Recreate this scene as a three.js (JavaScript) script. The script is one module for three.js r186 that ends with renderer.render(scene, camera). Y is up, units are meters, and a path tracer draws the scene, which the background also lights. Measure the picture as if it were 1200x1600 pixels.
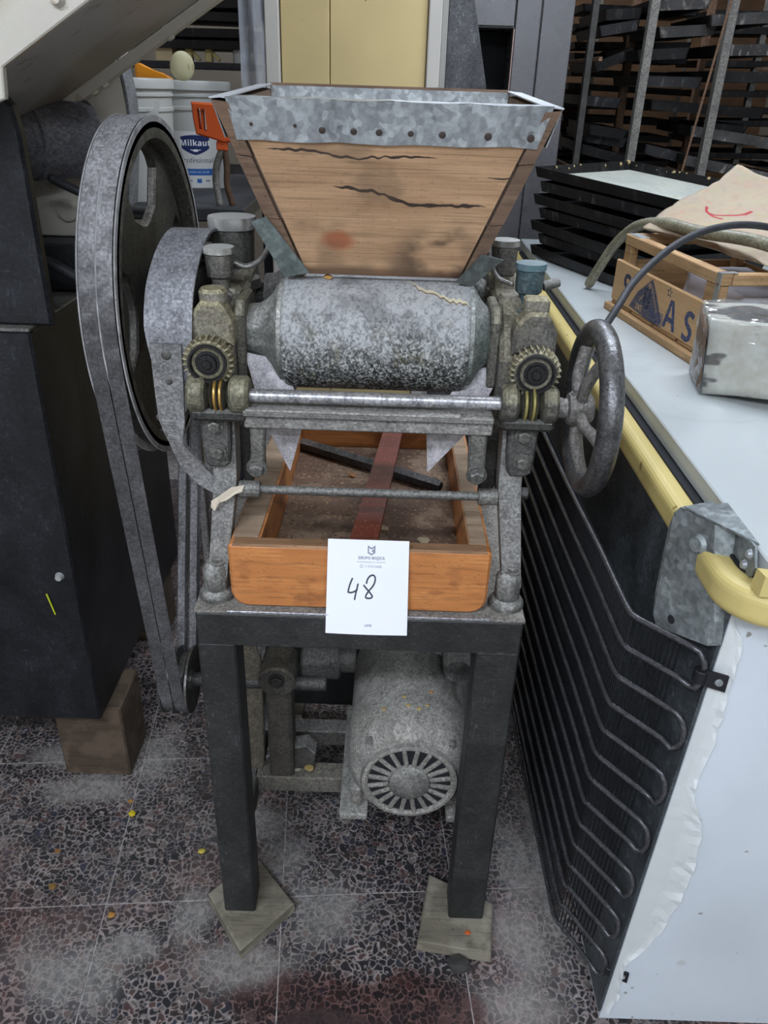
import * as THREE from 'three';
import { ConvexGeometry } from 'three/addons/geometries/ConvexGeometry.js';
import { ImprovedNoise } from 'three/addons/math/ImprovedNoise.js';
import { mergeGeometries, toCreasedNormals } from 'three/addons/utils/BufferGeometryUtils.js';
import { RectAreaLightUniformsLib } from 'three/addons/lights/RectAreaLightUniformsLib.js';

// ---------------------------------------------------------------- camera, light, exposure
const W = 1200, H = 1600, FPX = 1250;
const scene = new THREE.Scene();
const camera = new THREE.PerspectiveCamera(THREE.MathUtils.radToDeg(2 * Math.atan(H / 2 / FPX)), W / H, 0.02, 60);
camera.rotation.order = 'YXZ';
camera.rotation.set(THREE.MathUtils.degToRad(-28.4), 0, THREE.MathUtils.degToRad(1.9));
camera.position.set(0, 1.45, 0);
const renderer = new THREE.WebGLRenderer({ antialias: true });
renderer.toneMapping = THREE.LinearToneMapping;
renderer.toneMappingExposure = 3.9;
renderer.shadowMap.enabled = true;
renderer.setSize(W, H);
RectAreaLightUniformsLib.init();
scene.background = new THREE.Color(0x000000);
const LAMP = 0xe3edff;
const LAMPS = [   // x, z, length along x, strength
  [0.7, -1.7, 1.3, 7.5],
  [-0.95, 0.9, 1.3, 16],
  [0.6, 1.75, 1.3, 14],
  [0.1, -3.3, 1.3, 8],
];
const LAMP_Y = 2.72;

// ---------------------------------------------------------------- helpers
const V = (x, y, z) => new THREE.Vector3(x, y, z);
let seed0 = 7;
function rng(s) { let a = s >>> 0; return () => { a = (a + 0x6D2B79F5) | 0; let t = Math.imul(a ^ (a >>> 15), 1 | a); t = (t + Math.imul(t ^ (t >>> 7), 61 | t)) ^ t; return ((t ^ (t >>> 14)) >>> 0) / 4294967296; }; }
const R0 = rng(20240611);
const IN = new ImprovedNoise();
const n3 = (x, y, z) => IN.noise(x + 11.3, y + 4.7, z + 8.1);
const sstep = (a, b, x) => { const t = Math.min(1, Math.max(0, (x - a) / (b - a))); return t * t * (3 - 2 * t); };
const mixc = (a, b, t) => [a[0] + (b[0] - a[0]) * t, a[1] + (b[1] - a[1]) * t, a[2] + (b[2] - a[2]) * t];

// periodic value noise for textures
function hash2(x, y, s) { let h = (x * 374761393 + y * 668265263 + s * 2147483647) | 0; h = Math.imul(h ^ (h >>> 13), 1274126177); h ^= h >>> 16; return (h >>> 0) / 4294967296; }
function pv(x, y, px, py, s) {
  const xi = Math.floor(x), yi = Math.floor(y), fx = x - xi, fy = y - yi;
  const m = (a, p) => ((a % p) + p) % p;
  const u = fx * fx * (3 - 2 * fx), v = fy * fy * (3 - 2 * fy);
  const a = hash2(m(xi, px), m(yi, py), s), b = hash2(m(xi + 1, px), m(yi, py), s), c = hash2(m(xi, px), m(yi + 1, py), s), d = hash2(m(xi + 1, px), m(yi + 1, py), s);
  return a + (b - a) * u + (c - a) * v + (a - b - c + d) * u * v;
}
function fbm(u, v, fx, fy, oct, s) { let t = 0, a = 0.5, n = 0; for (let i = 0; i < oct; i++) { t += a * pv(u * fx, v * fy, fx, fy, s + i * 17); n += a; a *= 0.5; fx *= 2; fy *= 2; } return t / n; }
function tex(w, h, fn, srgb = true, rep = 1) {
  const d = new Uint8Array(w * h * 4);
  for (let y = 0; y < h; y++) for (let x = 0; x < w; x++) {
    const c = fn(x / w, y / h, x, y), i = (y * w + x) * 4;
    d[i] = Math.max(0, Math.min(255, c[0])); d[i + 1] = Math.max(0, Math.min(255, c[1])); d[i + 2] = Math.max(0, Math.min(255, c[2])); d[i + 3] = c.length > 3 ? c[3] : 255;
  }
  const t = new THREE.DataTexture(d, w, h, THREE.RGBAFormat);
  t.wrapS = t.wrapT = THREE.RepeatWrapping; t.magFilter = THREE.LinearFilter; t.minFilter = THREE.LinearMipmapLinearFilter; t.generateMipmaps = true;
  if (srgb) t.colorSpace = THREE.SRGBColorSpace;
  t.repeat.set(rep, rep); t.needsUpdate = true; return t;
}
function ctex(w, h, draw) {
  const c = document.createElement('canvas'); c.width = w; c.height = h; const g = c.getContext('2d'); draw(g, w, h);
  const t = new THREE.CanvasTexture(c); t.colorSpace = THREE.SRGBColorSpace; return t;
}

// ---- geometry helpers (all geometry in metres)
function cbox(w, h, d, b = 0.002) {            // chamfered box, centred
  b = Math.min(b, w * 0.45, h * 0.45, d * 0.45);
  const p = [], x = w / 2, y = h / 2, z = d / 2;
  for (const sx of [-1, 1]) for (const sy of [-1, 1]) for (const sz of [-1, 1])
    p.push(V(sx * (x - b), sy * (y - b), sz * z), V(sx * (x - b), sy * y, sz * (z - b)), V(sx * x, sy * (y - b), sz * (z - b)));
  return new ConvexGeometry(p);
}
const B = (x0, x1, y0, y1, z0, z1, b = 0.002) => cbox(Math.abs(x1 - x0), Math.abs(y1 - y0), Math.abs(z1 - z0), b).translate((x0 + x1) / 2, (y0 + y1) / 2, (z0 + z1) / 2);
function hull(pts) { return new ConvexGeometry(pts.map(p => V(...p))); }
// solid slab between a quad and the same quad moved by an offset
function slabQ(q, off) { return hull([...q, ...q.map(p => [p[0] + off[0], p[1] + off[1], p[2] + off[2]])]); }
function align(g, p0, dir) {
  const q = new THREE.Quaternion().setFromUnitVectors(V(0, 1, 0), V(...dir).normalize());
  return g.applyQuaternion(q).translate(...p0);
}
// profile [[radius, height]...] turned about an axis that starts at p0 and runs along dir
function lathe(prof, p0 = [0, 0, 0], dir = [0, 1, 0], seg = 32) { return align(toCreasedNormals(new THREE.LatheGeometry(prof.map(p => new THREE.Vector2(Math.max(p[0], 1e-5), p[1])), seg), 0.62), p0, dir); }
function flatten(g) { const n = g.index ? g.toNonIndexed() : g; n.computeVertexNormals(); return n; }
function rod(p0, p1, r, r1 = r, seg = 20, ch = 0.12) {
  const a = V(...p0), b = V(...p1), L = a.distanceTo(b), c = Math.min(r, r1) * ch;
  return lathe([[0, 0], [r - c, 0], [r, c], [r1, L - c], [r1 - c, L], [0, L]], p0, b.clone().sub(a).toArray(), seg);
}
function hexbolt(p0, dir, r, h) {            // washer and hexagon head
  return merge([lathe([[0, 0], [r * 1.35, 0], [r * 1.35, h * 0.25], [0, h * 0.25]], p0, dir, 20), flatten(lathe([[0, 0], [r, h * 0.2], [r, h * 0.85], [r * 0.82, h], [0, h]], p0, dir, 6))]);
}
function tube(pts, r, seg = 40, rs = 10, closed = false) {
  const c = new THREE.CatmullRomCurve3(pts.map(p => V(...p)), closed, 'centripetal');
  const g = [new THREE.TubeGeometry(c, seg, r, rs, closed)];
  if (!closed) for (const t of [0, 1]) { const p = c.getPoint(t), d = c.getTangent(t).multiplyScalar(t ? 1 : -1); g.push(align(new THREE.SphereGeometry(r, rs, 4, 0, Math.PI * 2, 0, Math.PI / 2), p.toArray(), d.toArray())); }
  return merge(g);
}
function merge(gs) {
  gs = gs.map(g => { g = g.index ? g.toNonIndexed() : g.clone(); for (const k of Object.keys(g.attributes)) if (!['position', 'normal'].includes(k)) g.deleteAttribute(k); if (!g.attributes.normal) g.computeVertexNormals(); return g; });
  return mergeGeometries(gs);
}
// flat outline [[a,b]...] given a thickness; plane 'xy' extrudes along z, 'zy' along x, 'xz' along y
function prism(poly, t0, t1, plane = 'xy', bev = 0.0015, holes = []) {
  const s = new THREE.Shape(poly.map(p => new THREE.Vector2(p[0], p[1])));
  for (const h of holes) s.holes.push(new THREE.Path(h.map(p => new THREE.Vector2(p[0], p[1]))));
  return prismS(s, t0, t1, plane, bev);
}
function prismS(s, t0, t1, plane = 'xy', bev = 0.0015, curveSegments = 10, bs = 1) {
  const D = Math.abs(t1 - t0), b = Math.min(bev, D * 0.4), lo = Math.min(t0, t1);
  const g = new THREE.ExtrudeGeometry(s, { depth: D - 2 * b, bevelEnabled: b > 0, bevelThickness: b, bevelSize: b, bevelOffset: -b, bevelSegments: bs, curveSegments });
  g.translate(0, 0, b + lo);
  if (plane === 'zy') { const p = g.attributes.position; for (let i = 0; i < p.count; i++) { const a = p.getX(i), c = p.getZ(i); p.setX(i, c); p.setZ(i, a); } flip(g); }
  if (plane === 'xz') { const p = g.attributes.position; for (let i = 0; i < p.count; i++) { const bb = p.getY(i), c = p.getZ(i); p.setY(i, c); p.setZ(i, bb); } flip(g); }
  g.computeVertexNormals(); return g;
}
function flip(g) { for (const k of ['position']) { const p = g.attributes[k]; for (let i = 0; i < p.count; i += 3) { const a = [p.getX(i + 1), p.getY(i + 1), p.getZ(i + 1)]; p.setXYZ(i + 1, p.getX(i + 2), p.getY(i + 2), p.getZ(i + 2)); p.setXYZ(i + 2, ...a); } } }
// ribbon with thickness along a path: stations [{p, w(vector to the side), n? }]
function ribbon(st, th, sub = 6) {
  const P = new THREE.CatmullRomCurve3(st.map(s => V(...s.p)), false, 'centripetal'), N = (st.length - 1) * sub, rows = [];
  for (let i = 0; i <= N; i++) {
    const k = Math.min(st.length - 2, Math.floor(i / sub)), f = i / sub - k, p = P.getPoint(i / N), t = P.getTangent(i / N);
    const w = V(...st[k].w).lerp(V(...st[k + 1].w), f); const wl = w.length();
    w.addScaledVector(t, -w.dot(t)).setLength(wl); const n = w.clone().cross(t).setLength(th / 2);
    rows.push([p.clone().add(w).add(n), p.clone().sub(w).add(n), p.clone().sub(w).sub(n), p.clone().add(w).sub(n)]);
  }
  const pos = [], q = (a, b, c, d) => pos.push(...a.toArray(), ...b.toArray(), ...c.toArray(), ...a.toArray(), ...c.toArray(), ...d.toArray());
  for (let i = 0; i < N; i++) for (let j = 0; j < 4; j++) q(rows[i][j], rows[i][(j + 1) % 4], rows[i + 1][(j + 1) % 4], rows[i + 1][j]);
  q(rows[0][3], rows[0][2], rows[0][1], rows[0][0]); q(rows[N][0], rows[N][1], rows[N][2], rows[N][3]);
  const g = new THREE.BufferGeometry(); g.setAttribute('position', new THREE.Float32BufferAttribute(pos, 3)); g.computeVertexNormals(); return g;
}
function gearShape(r, depth, n) {
  const s = new THREE.Shape();
  for (let i = 0; i < n; i++) for (const [f, rr] of [[0, r - depth], [0.22, r - depth], [0.36, r], [0.64, r], [0.78, r - depth]]) { const a = (i + f) / n * Math.PI * 2, x = Math.cos(a) * rr, y = Math.sin(a) * rr; i + f === 0 ? s.moveTo(x, y) : s.lineTo(x, y); }
  s.closePath(); return s;
}
// uv in metres by the dominant axis of each face
function boxUV(g, k = 1, ou = R0() * 3, ov = R0() * 3) {
  if (g.index) g = g.toNonIndexed();
  const p = g.attributes.position, uv = new Float32Array(p.count * 2), a = V(), b = V(), c = V(), e = V(), f = V();
  for (let i = 0; i < p.count; i += 3) {
    a.fromBufferAttribute(p, i); b.fromBufferAttribute(p, i + 1); c.fromBufferAttribute(p, i + 2);
    e.subVectors(b, a); f.subVectors(c, a); e.cross(f); const x = Math.abs(e.x), y = Math.abs(e.y), z = Math.abs(e.z);
    [a, b, c].forEach((q, j) => { const [s, t] = y > x && y > z ? [q.x, q.z] : x > z ? [q.z, q.y] : [q.x, q.y]; uv[(i + j) * 2] = s * k + ou; uv[(i + j) * 2 + 1] = t * k + ov; });
  }
  g.setAttribute('uv', new THREE.BufferAttribute(uv, 2)); return g;
}
const lin = hex => { const c = new THREE.Color(hex); return [c.r, c.g, c.b]; };
// the thing's own colour per vertex, with a top coat of flour on faces that look up
function paint(g, hex, dust = 0, o = {}) {
  if (g.index) g = g.toNonIndexed();
  if (!g.attributes.normal) g.computeVertexNormals();
  const p = g.attributes.position, n = g.attributes.normal, col = new Float32Array(p.count * 3), base = lin(hex), fl = lin(o.flour ?? 0xb9b8b2), fq = o.fq ?? 38;
  for (let i = 0; i < p.count; i++) {
    const x = p.getX(i), y = p.getY(i), z = p.getZ(i);
    const nz = n3(x * fq, y * fq, z * fq) * 0.5 + n3(x * fq * 2.7, y * fq * 2.7, z * fq * 2.7) * 0.3, big = n3(x * 9, y * 9, z * 9);
    let m = sstep(-0.1, 0.9, n.getY(i) + nz * 0.8 + 0.1) * dust;
    m = Math.min(1, m + (o.all ?? 0.13 * dust) * Math.max(0, 0.45 + nz));
    const v = 1 + 0.25 * big, c = mixc(base.map(q => q * v), fl, Math.min(1, m));
    col[i * 3] = c[0]; col[i * 3 + 1] = c[1]; col[i * 3 + 2] = c[2];
  }
  g.setAttribute('color', new THREE.BufferAttribute(col, 3)); return g;
}

// ---- scene graph helpers
const names = new Map(), OFF = new Map();
function numbered(n) { const k = names.get(n) ?? 0; names.set(n, k + 1); return k ? `${n}_${String(k).padStart(3, '0')}` : n; }
function tag(o, label, category, group) { o.userData = { label, category }; if (group) o.userData.group = group; return o; }
function thing(name, label, category, pos = [0, 0, 0], group, turn = 0) {      // group at the thing's base
  const o = new THREE.Group(); o.name = numbered(name); o.position.set(...pos); o.rotation.y = turn; scene.add(o); tag(o, label, category, group); OFF.set(o, pos); return o;
}
function shade(m) { m.castShadow = m.receiveShadow = true; return m; }
// a part: geometry given in room coordinates unless the parent is turned (local = true)
function part(parent, name, g, mat, local = false) {
  if (!g.attributes.uv || g.userData.rawUV !== true) g = boxUV(g);
  if (mat.vertexColors && !g.attributes.color) g = paint(g, 0x808080);
  const m = shade(new THREE.Mesh(g, mat)); m.name = name;
  if (!local) { const off = OFF.get(parent); g.translate(-off[0], -off[1], -off[2]); OFF.set(m, off); } else OFF.set(m, [0, 0, 0]);
  parent.add(m); return m;
}
function solo(name, g, mat, label, category, pos, group) {    // a thing that is one mesh
  if (!g.userData.rawUV) g = boxUV(g);
  if (mat.vertexColors && !g.attributes.color) g = paint(g, 0x808080);
  g.translate(-pos[0], -pos[1], -pos[2]);
  const m = shade(new THREE.Mesh(g, mat)); m.name = numbered(name); m.position.set(...pos); scene.add(m); return tag(m, label, category, group);
}
function struct(name, g, mat) { const m = shade(new THREE.Mesh(boxUV(g), mat)); m.name = name; m.userData.kind = 'structure'; scene.add(m); return m; }

// ---------------------------------------------------------------- textures and materials
const std = (o) => new THREE.MeshStandardMaterial(o);
const T = {};
T.iron = tex(512, 512, (u, v) => {
  const a = fbm(u, v, 6, 6, 5, 3), b = fbm(u, v, 60, 60, 2, 9), c = fbm(u, v, 18, 18, 3, 21);
  let g = 0.76 + 0.32 * a; g *= 0.72 + 0.56 * b; const s = sstep(0.64, 0.78, c) * 0.22; const sp = b > 0.83 ? 0.25 : 0; const q = 255 * Math.min(1, Math.pow(Math.min(1.2, g * (1 - s * 0.6) + sp), 0.9) * 0.86);
  return [q, q * 0.995, q * 0.98];
});
T.bump = tex(512, 512, (u, v) => { const q = 255 * (0.55 * fbm(u, v, 12, 12, 4, 31) + 0.45 * fbm(u, v, 90, 90, 2, 37)); return [q, q, q]; }, false);
T.rough = tex(256, 256, (u, v) => { const q = 110 + 130 * fbm(u, v, 10, 10, 4, 41); return [q, q, q]; }, false);
const scr = rng(5); const scratches = Array.from({ length: 120 }, () => [scr(), scr(), (scr() - 0.5) * 0.05, (scr() - 0.5) * 0.05]);
T.black = tex(512, 512, (u, v) => {      // chipped black paint with scuffs and specks of flour
  const a = fbm(u, v, 5, 5, 5, 51), b = fbm(u, v, 70, 110, 2, 57), c = fbm(u, v, 130, 18, 2, 61);
  let q = 0.62 + 0.5 * (a - 0.5) + 0.25 * (b - 0.5); if (b > 0.8) q += 0.9 * (b - 0.8) * 5 * (a > 0.45 ? 1 : 0.3); q += sstep(0.72, 0.85, c) * 0.35 * sstep(0.45, 0.65, a);
  q = Math.min(1, q) * 235; return [q, q, q];
});
T.galv = (() => {                         // zinc spangle
  const N = 26, r = rng(88), P = []; for (let i = 0; i < N * N; i++) P.push([r(), r(), r(), r() * Math.PI]);
  return tex(512, 512, (u, v) => {
    const x = u * N, y = v * N, xi = Math.floor(x), yi = Math.floor(y); let d1 = 9, id = 0;
    for (let j = -1; j <= 1; j++) for (let i = -1; i <= 1; i++) { const k = ((yi + j + N) % N) * N + ((xi + i + N) % N), p = P[k], dx = xi + i + p[0] - x, dy = yi + j + p[1] - y, ca = Math.cos(p[3]), sa = Math.sin(p[3]), d = Math.hypot((dx * ca + dy * sa) * 0.6, (dy * ca - dx * sa) * 1.3); if (d < d1) { d1 = d; id = k; } }
    const t = P[id][2], f = fbm(u, v, 40, 40, 3, 91), l = fbm(u, v, 5, 5, 3, 95); const q = 148 + 40 * t * t + 46 * (f - 0.5) + 60 * (l - 0.5);
    return [q * 0.97, q * 1.0, q * 1.0];
  });
})();
function woodTex(w, h, o) {               // grain runs along u
  const r = rng(o.seed), pores = Array.from({ length: o.pores ?? 0 }, () => [r(), r(), 0.01 + r() * 0.03, r()]);
  const t = tex(w, h, (u, v) => {
    const wv = v + 0.02 * (fbm(u, v, 3, 3, 3, o.seed) - 0.5), ring = 0.5 + 0.5 * Math.sin((wv * o.rings + 2.2 * fbm(u, v, 2, 5, 3, o.seed + 3)) * Math.PI * 2);
    const fine = fbm(u, v, 4, o.fine ?? 160, 3, o.seed + 7), str = fbm(u, v, 7, o.fine2 ?? 220, 2, o.seed + 11), big = fbm(u, v, 4, 3, 4, o.seed + 13);
    let k = 0.55 + 0.18 * (ring - 0.5) + 0.34 * (fine - 0.5) + 0.4 * (big - 0.5); let c = mixc(o.dark, o.light, Math.min(1, Math.max(0, k)));
    const pr = pv(u * 70, v * (o.fine2 ?? 220) * 1.4, 70, (o.fine2 ?? 220) * 1.4 | 0, o.seed + 19); if (str > 0.62) c = c.map(q => q * (1 - Math.min(0.12, (str - 0.62) * 1.0))); if (pr > 0.8) c = c.map(q => q * (1 - 0.9 * (pr - 0.8)));
    if (o.extra) c = o.extra(u, v, c);
    return c;
  });
  t.userData.pores = pores.length; return t;
}
// hopper front board: u across 0..1 (0.46 m), v upwards 0..1 (0.24 m)
const crack = (u, v, pts, wd) => { for (let i = 0; i < pts.length - 1; i++) { const [x0, y0] = pts[i], [x1, y1] = pts[i + 1]; if (u >= x0 && u <= x1) { const f = (u - x0) / (x1 - x0), y = y0 + (y1 - y0) * f + 0.012 * (pv(u * 60, 0, 60, 1, 5) - 0.5), ww = wd * Math.min(1, 4 * Math.min(u - pts[0][0], pts[pts.length - 1][0] - u) / 0.2); if (Math.abs(v - y) < ww * (0.6 + 0.9 * pv(u * 40, 3, 40, 9, 6))) return true; } } return false; };
T.oak = woodTex(1024, 512, { seed: 101, rings: 5, fine: 150, fine2: 210, dark: [142, 108, 76], light: [214, 176, 136], extra: (u, v, c) => {
  const f = fbm(u, v, 9, 7, 4, 141);
  if (crack(u, v, [[0.19, 0.715], [0.3, 0.705], [0.42, 0.675], [0.55, 0.695], [0.64, 0.69]], 0.005) || crack(u, v, [[0.36, 0.53], [0.48, 0.5], [0.58, 0.435], [0.66, 0.44], [0.78, 0.44]], 0.009) || crack(u, v, [[0.77, 0.6], [0.87, 0.595]], 0.006)) c = mixc(c, [38, 28, 24], 0.85);
  const dk = sstep(0.33, 0.05, Math.hypot((u - 0.72) * 1.3, v - 0.08)) * sstep(0.35, 0.62, f); c = mixc(c, [40, 30, 22], dk * 0.95);
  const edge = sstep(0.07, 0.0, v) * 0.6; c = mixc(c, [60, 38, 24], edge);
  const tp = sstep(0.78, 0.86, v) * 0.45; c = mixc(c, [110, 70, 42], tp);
  const st = sstep(0.055, 0.02, Math.hypot((u - 0.37) * 0.9, (v - 0.22) * 0.7) + 0.03 * (f - 0.5)); c = mixc(c, [150, 72, 40], st * 0.65);
  const gr = sstep(0.56, 0.75, fbm(u, v, 6, 4, 4, 147)); return mixc(c, [95, 78, 60], gr * 0.35);
} });
T.oldwood = woodTex(512, 512, { seed: 211, rings: 7, fine: 90, fine2: 140, dark: [84, 66, 52], light: [150, 122, 98] });
T.greywood = woodTex(512, 512, { seed: 223, rings: 5, fine: 70, fine2: 110, dark: [92, 88, 78], light: [150, 144, 130], extra: (u, v, c) => mixc(c, [172, 168, 156], 0.6 * sstep(0.4, 0.65, fbm(u, v, 9, 9, 4, 227))) });
T.traywood = woodTex(512, 512, { seed: 307, rings: 6, fine: 70, fine2: 120, dark: [156, 92, 46], light: [218, 148, 84], extra: (u, v, c) => { const f = fbm(u, v, 7, 9, 4, 311); return mixc(c, [116, 68, 40], sstep(0.6, 0.78, f) * 0.4); } });
T.palewood = woodTex(512, 512, { seed: 331, rings: 6, fine: 80, fine2: 120, dark: [116, 92, 70], light: [196, 172, 144] });
T.traybed = woodTex(512, 512, { seed: 347, rings: 3, fine: 40, fine2: 60, dark: [66, 48, 36], light: [122, 94, 70], extra: (u, v, c) => { const f = fbm(u, v, 7, 7, 4, 351), s = fbm(u, v, 90, 90, 2, 353); c = mixc(c, [162, 142, 118], sstep(0.5, 0.7, f) * 0.45); if (s > 0.76) c = mixc(c, [190, 160, 110], 0.5); if (s < 0.24) c = mixc(c, [40, 28, 20], 0.6); return c; } });
T.redwood = woodTex(512, 256, { seed: 401, rings: 4, fine: 60, fine2: 100, dark: [82, 30, 22], light: [138, 62, 44], extra: (u, v, c) => { const s = fbm(u, v, 160, 90, 2, 405); return s > 0.74 ? mixc(c, [190, 160, 150], 0.35) : c; } });
T.cratewood = woodTex(512, 512, { seed: 431, rings: 6, fine: 80, fine2: 140, dark: [140, 104, 66], light: [206, 172, 126] });
T.granite = tex(1024, 512, (u, v) => {    // u once round the roller (0 = top, towards the viewer first), v along it
  const a = fbm(u, v, 150, 90, 2, 501), b = fbm(u, v, 260, 150, 1, 507), l = fbm(u, v, 12, 6, 4, 511), m = fbm(u, v, 30, 18, 3, 517);
  let k = 0.36 + 1.25 * (a - 0.5) + 0.9 * (b - 0.5) + 0.25 * (l - 0.5); let c = mixc([20, 22, 20], [205, 206, 198], Math.min(1, Math.max(0, k)));
  if (m > 0.62) c = mixc(c, [92, 84, 52], 0.35 * sstep(0.62, 0.72, m));
  const top = Math.min(u, 1 - u) * 2, fl = sstep(0.72, 0.3, top + 0.22 * (l - 0.5) + 0.14 * (m - 0.5)); c = mixc(c, [176, 177, 176], Math.min(0.9, fl * (0.84 + 0.5 * (a - 0.4))));
  const dk = sstep(0.6, 0.8, l) * 0.25 * fl; c = c.map(q => q * (1 - dk));
  const cr = crack(v, u, [[0.62, 0.008], [0.68, 0.03], [0.72, 0.06], [0.86, 0.098], [0.99, 0.115]], 0.0055); if (cr) c = mixc(c, [214, 204, 168], 0.85);
  else if (v > 0.69 && v < 0.99 && crack(v, u - 0.007, [[0.66, 0.03], [0.72, 0.06], [0.86, 0.098], [0.995, 0.115]], 0.003)) c = mixc(c, [90, 62, 30], 0.7);
  if (v > 0.3 && v < 0.5 && Math.abs(u - 0.006) < 0.003) c = c.map(q => q * 0.6);
  return c;
});
T.whitepaint = tex(512, 512, (u, v) => { const a = fbm(u, v, 5, 5, 5, 601), b = fbm(u, v, 60, 60, 2, 607), c = fbm(u, v, 20, 20, 2, 609); let q = 236 + 26 * (a - 0.5); let r = [q, q, q]; if (b > 0.92) r = mixc(r, [110, 98, 84], 0.6); if (c > 0.9) r = mixc(r, [170, 150, 120], 0.2); return r; });
T.marble = tex(512, 512, (u, v) => { const a = fbm(u, v, 4, 4, 5, 621), b = fbm(u, v, 50, 50, 2, 627), c = Math.abs(fbm(u, v, 3, 5, 5, 633) - 0.5); let q = 222 + 20 * (a - 0.5) - 6 * sstep(0.03, 0, c); let r = [q, q, q * 0.99]; if (b > 0.93) r = mixc(r, [140, 110, 80], 0.5); return r; });
T.cream = tex(512, 512, (u, v) => { const a = fbm(u, v, 4, 4, 5, 641), b = fbm(u, v, 40, 40, 3, 647); let q = 232 + 34 * (a - 0.5), r = [q, q, q]; r = mixc(r, [150, 112, 62], sstep(0.6, 0.8, a) * 0.35 + (b > 0.76 ? 0.25 : 0)); return r; });
T.tray = tex(512, 512, (u, v) => { const a = fbm(u, v, 6, 6, 5, 661), b = fbm(u, v, 40, 14, 3, 667), c = fbm(u, v, 90, 90, 2, 671); let q = 120 + 120 * (a - 0.5), r = [q, q, q]; r = mixc(r, [255, 250, 240], sstep(0.62, 0.8, b) * 0.75); if (c > 0.82) r = [210, 160, 110]; return r; });
T.traybase = tex(512, 512, (u, v) => { const a = fbm(u, v, 5, 5, 5, 681), b = fbm(u, v, 40, 40, 3, 687); let r = mixc([150, 156, 148], [206, 206, 190], a * 0.6 + b * 0.4); if (b > 0.72) r = mixc(r, [140, 120, 90], 0.4); return r; });
T.sack = ctex(512, 512, (g, w, h) => {
  g.fillStyle = '#c6bba8'; g.fillRect(0, 0, w, h); const r = rng(71);
  for (let i = 0; i < 900; i++) { g.fillStyle = `rgba(${150 + r() * 90 | 0},${130 + r() * 90 | 0},${110 + r() * 80 | 0},0.10)`; g.beginPath(); g.ellipse(r() * w, r() * h, 4 + r() * 40, 2 + r() * 9, r() * 3, 0, 7); g.fill(); }
  g.strokeStyle = '#c04650'; g.lineWidth = 8; g.lineCap = 'round';
  g.beginPath(); g.arc(150, 250, 62, 3.6, 6.6); g.stroke(); g.beginPath(); g.moveTo(100, 215); g.quadraticCurveTo(140, 170, 200, 178); g.stroke(); g.beginPath(); g.arc(330, 400, 46, 2.4, 5.2); g.stroke(); g.beginPath(); g.arc(420, 330, 40, 0.2, 2.6); g.stroke();
});
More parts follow.
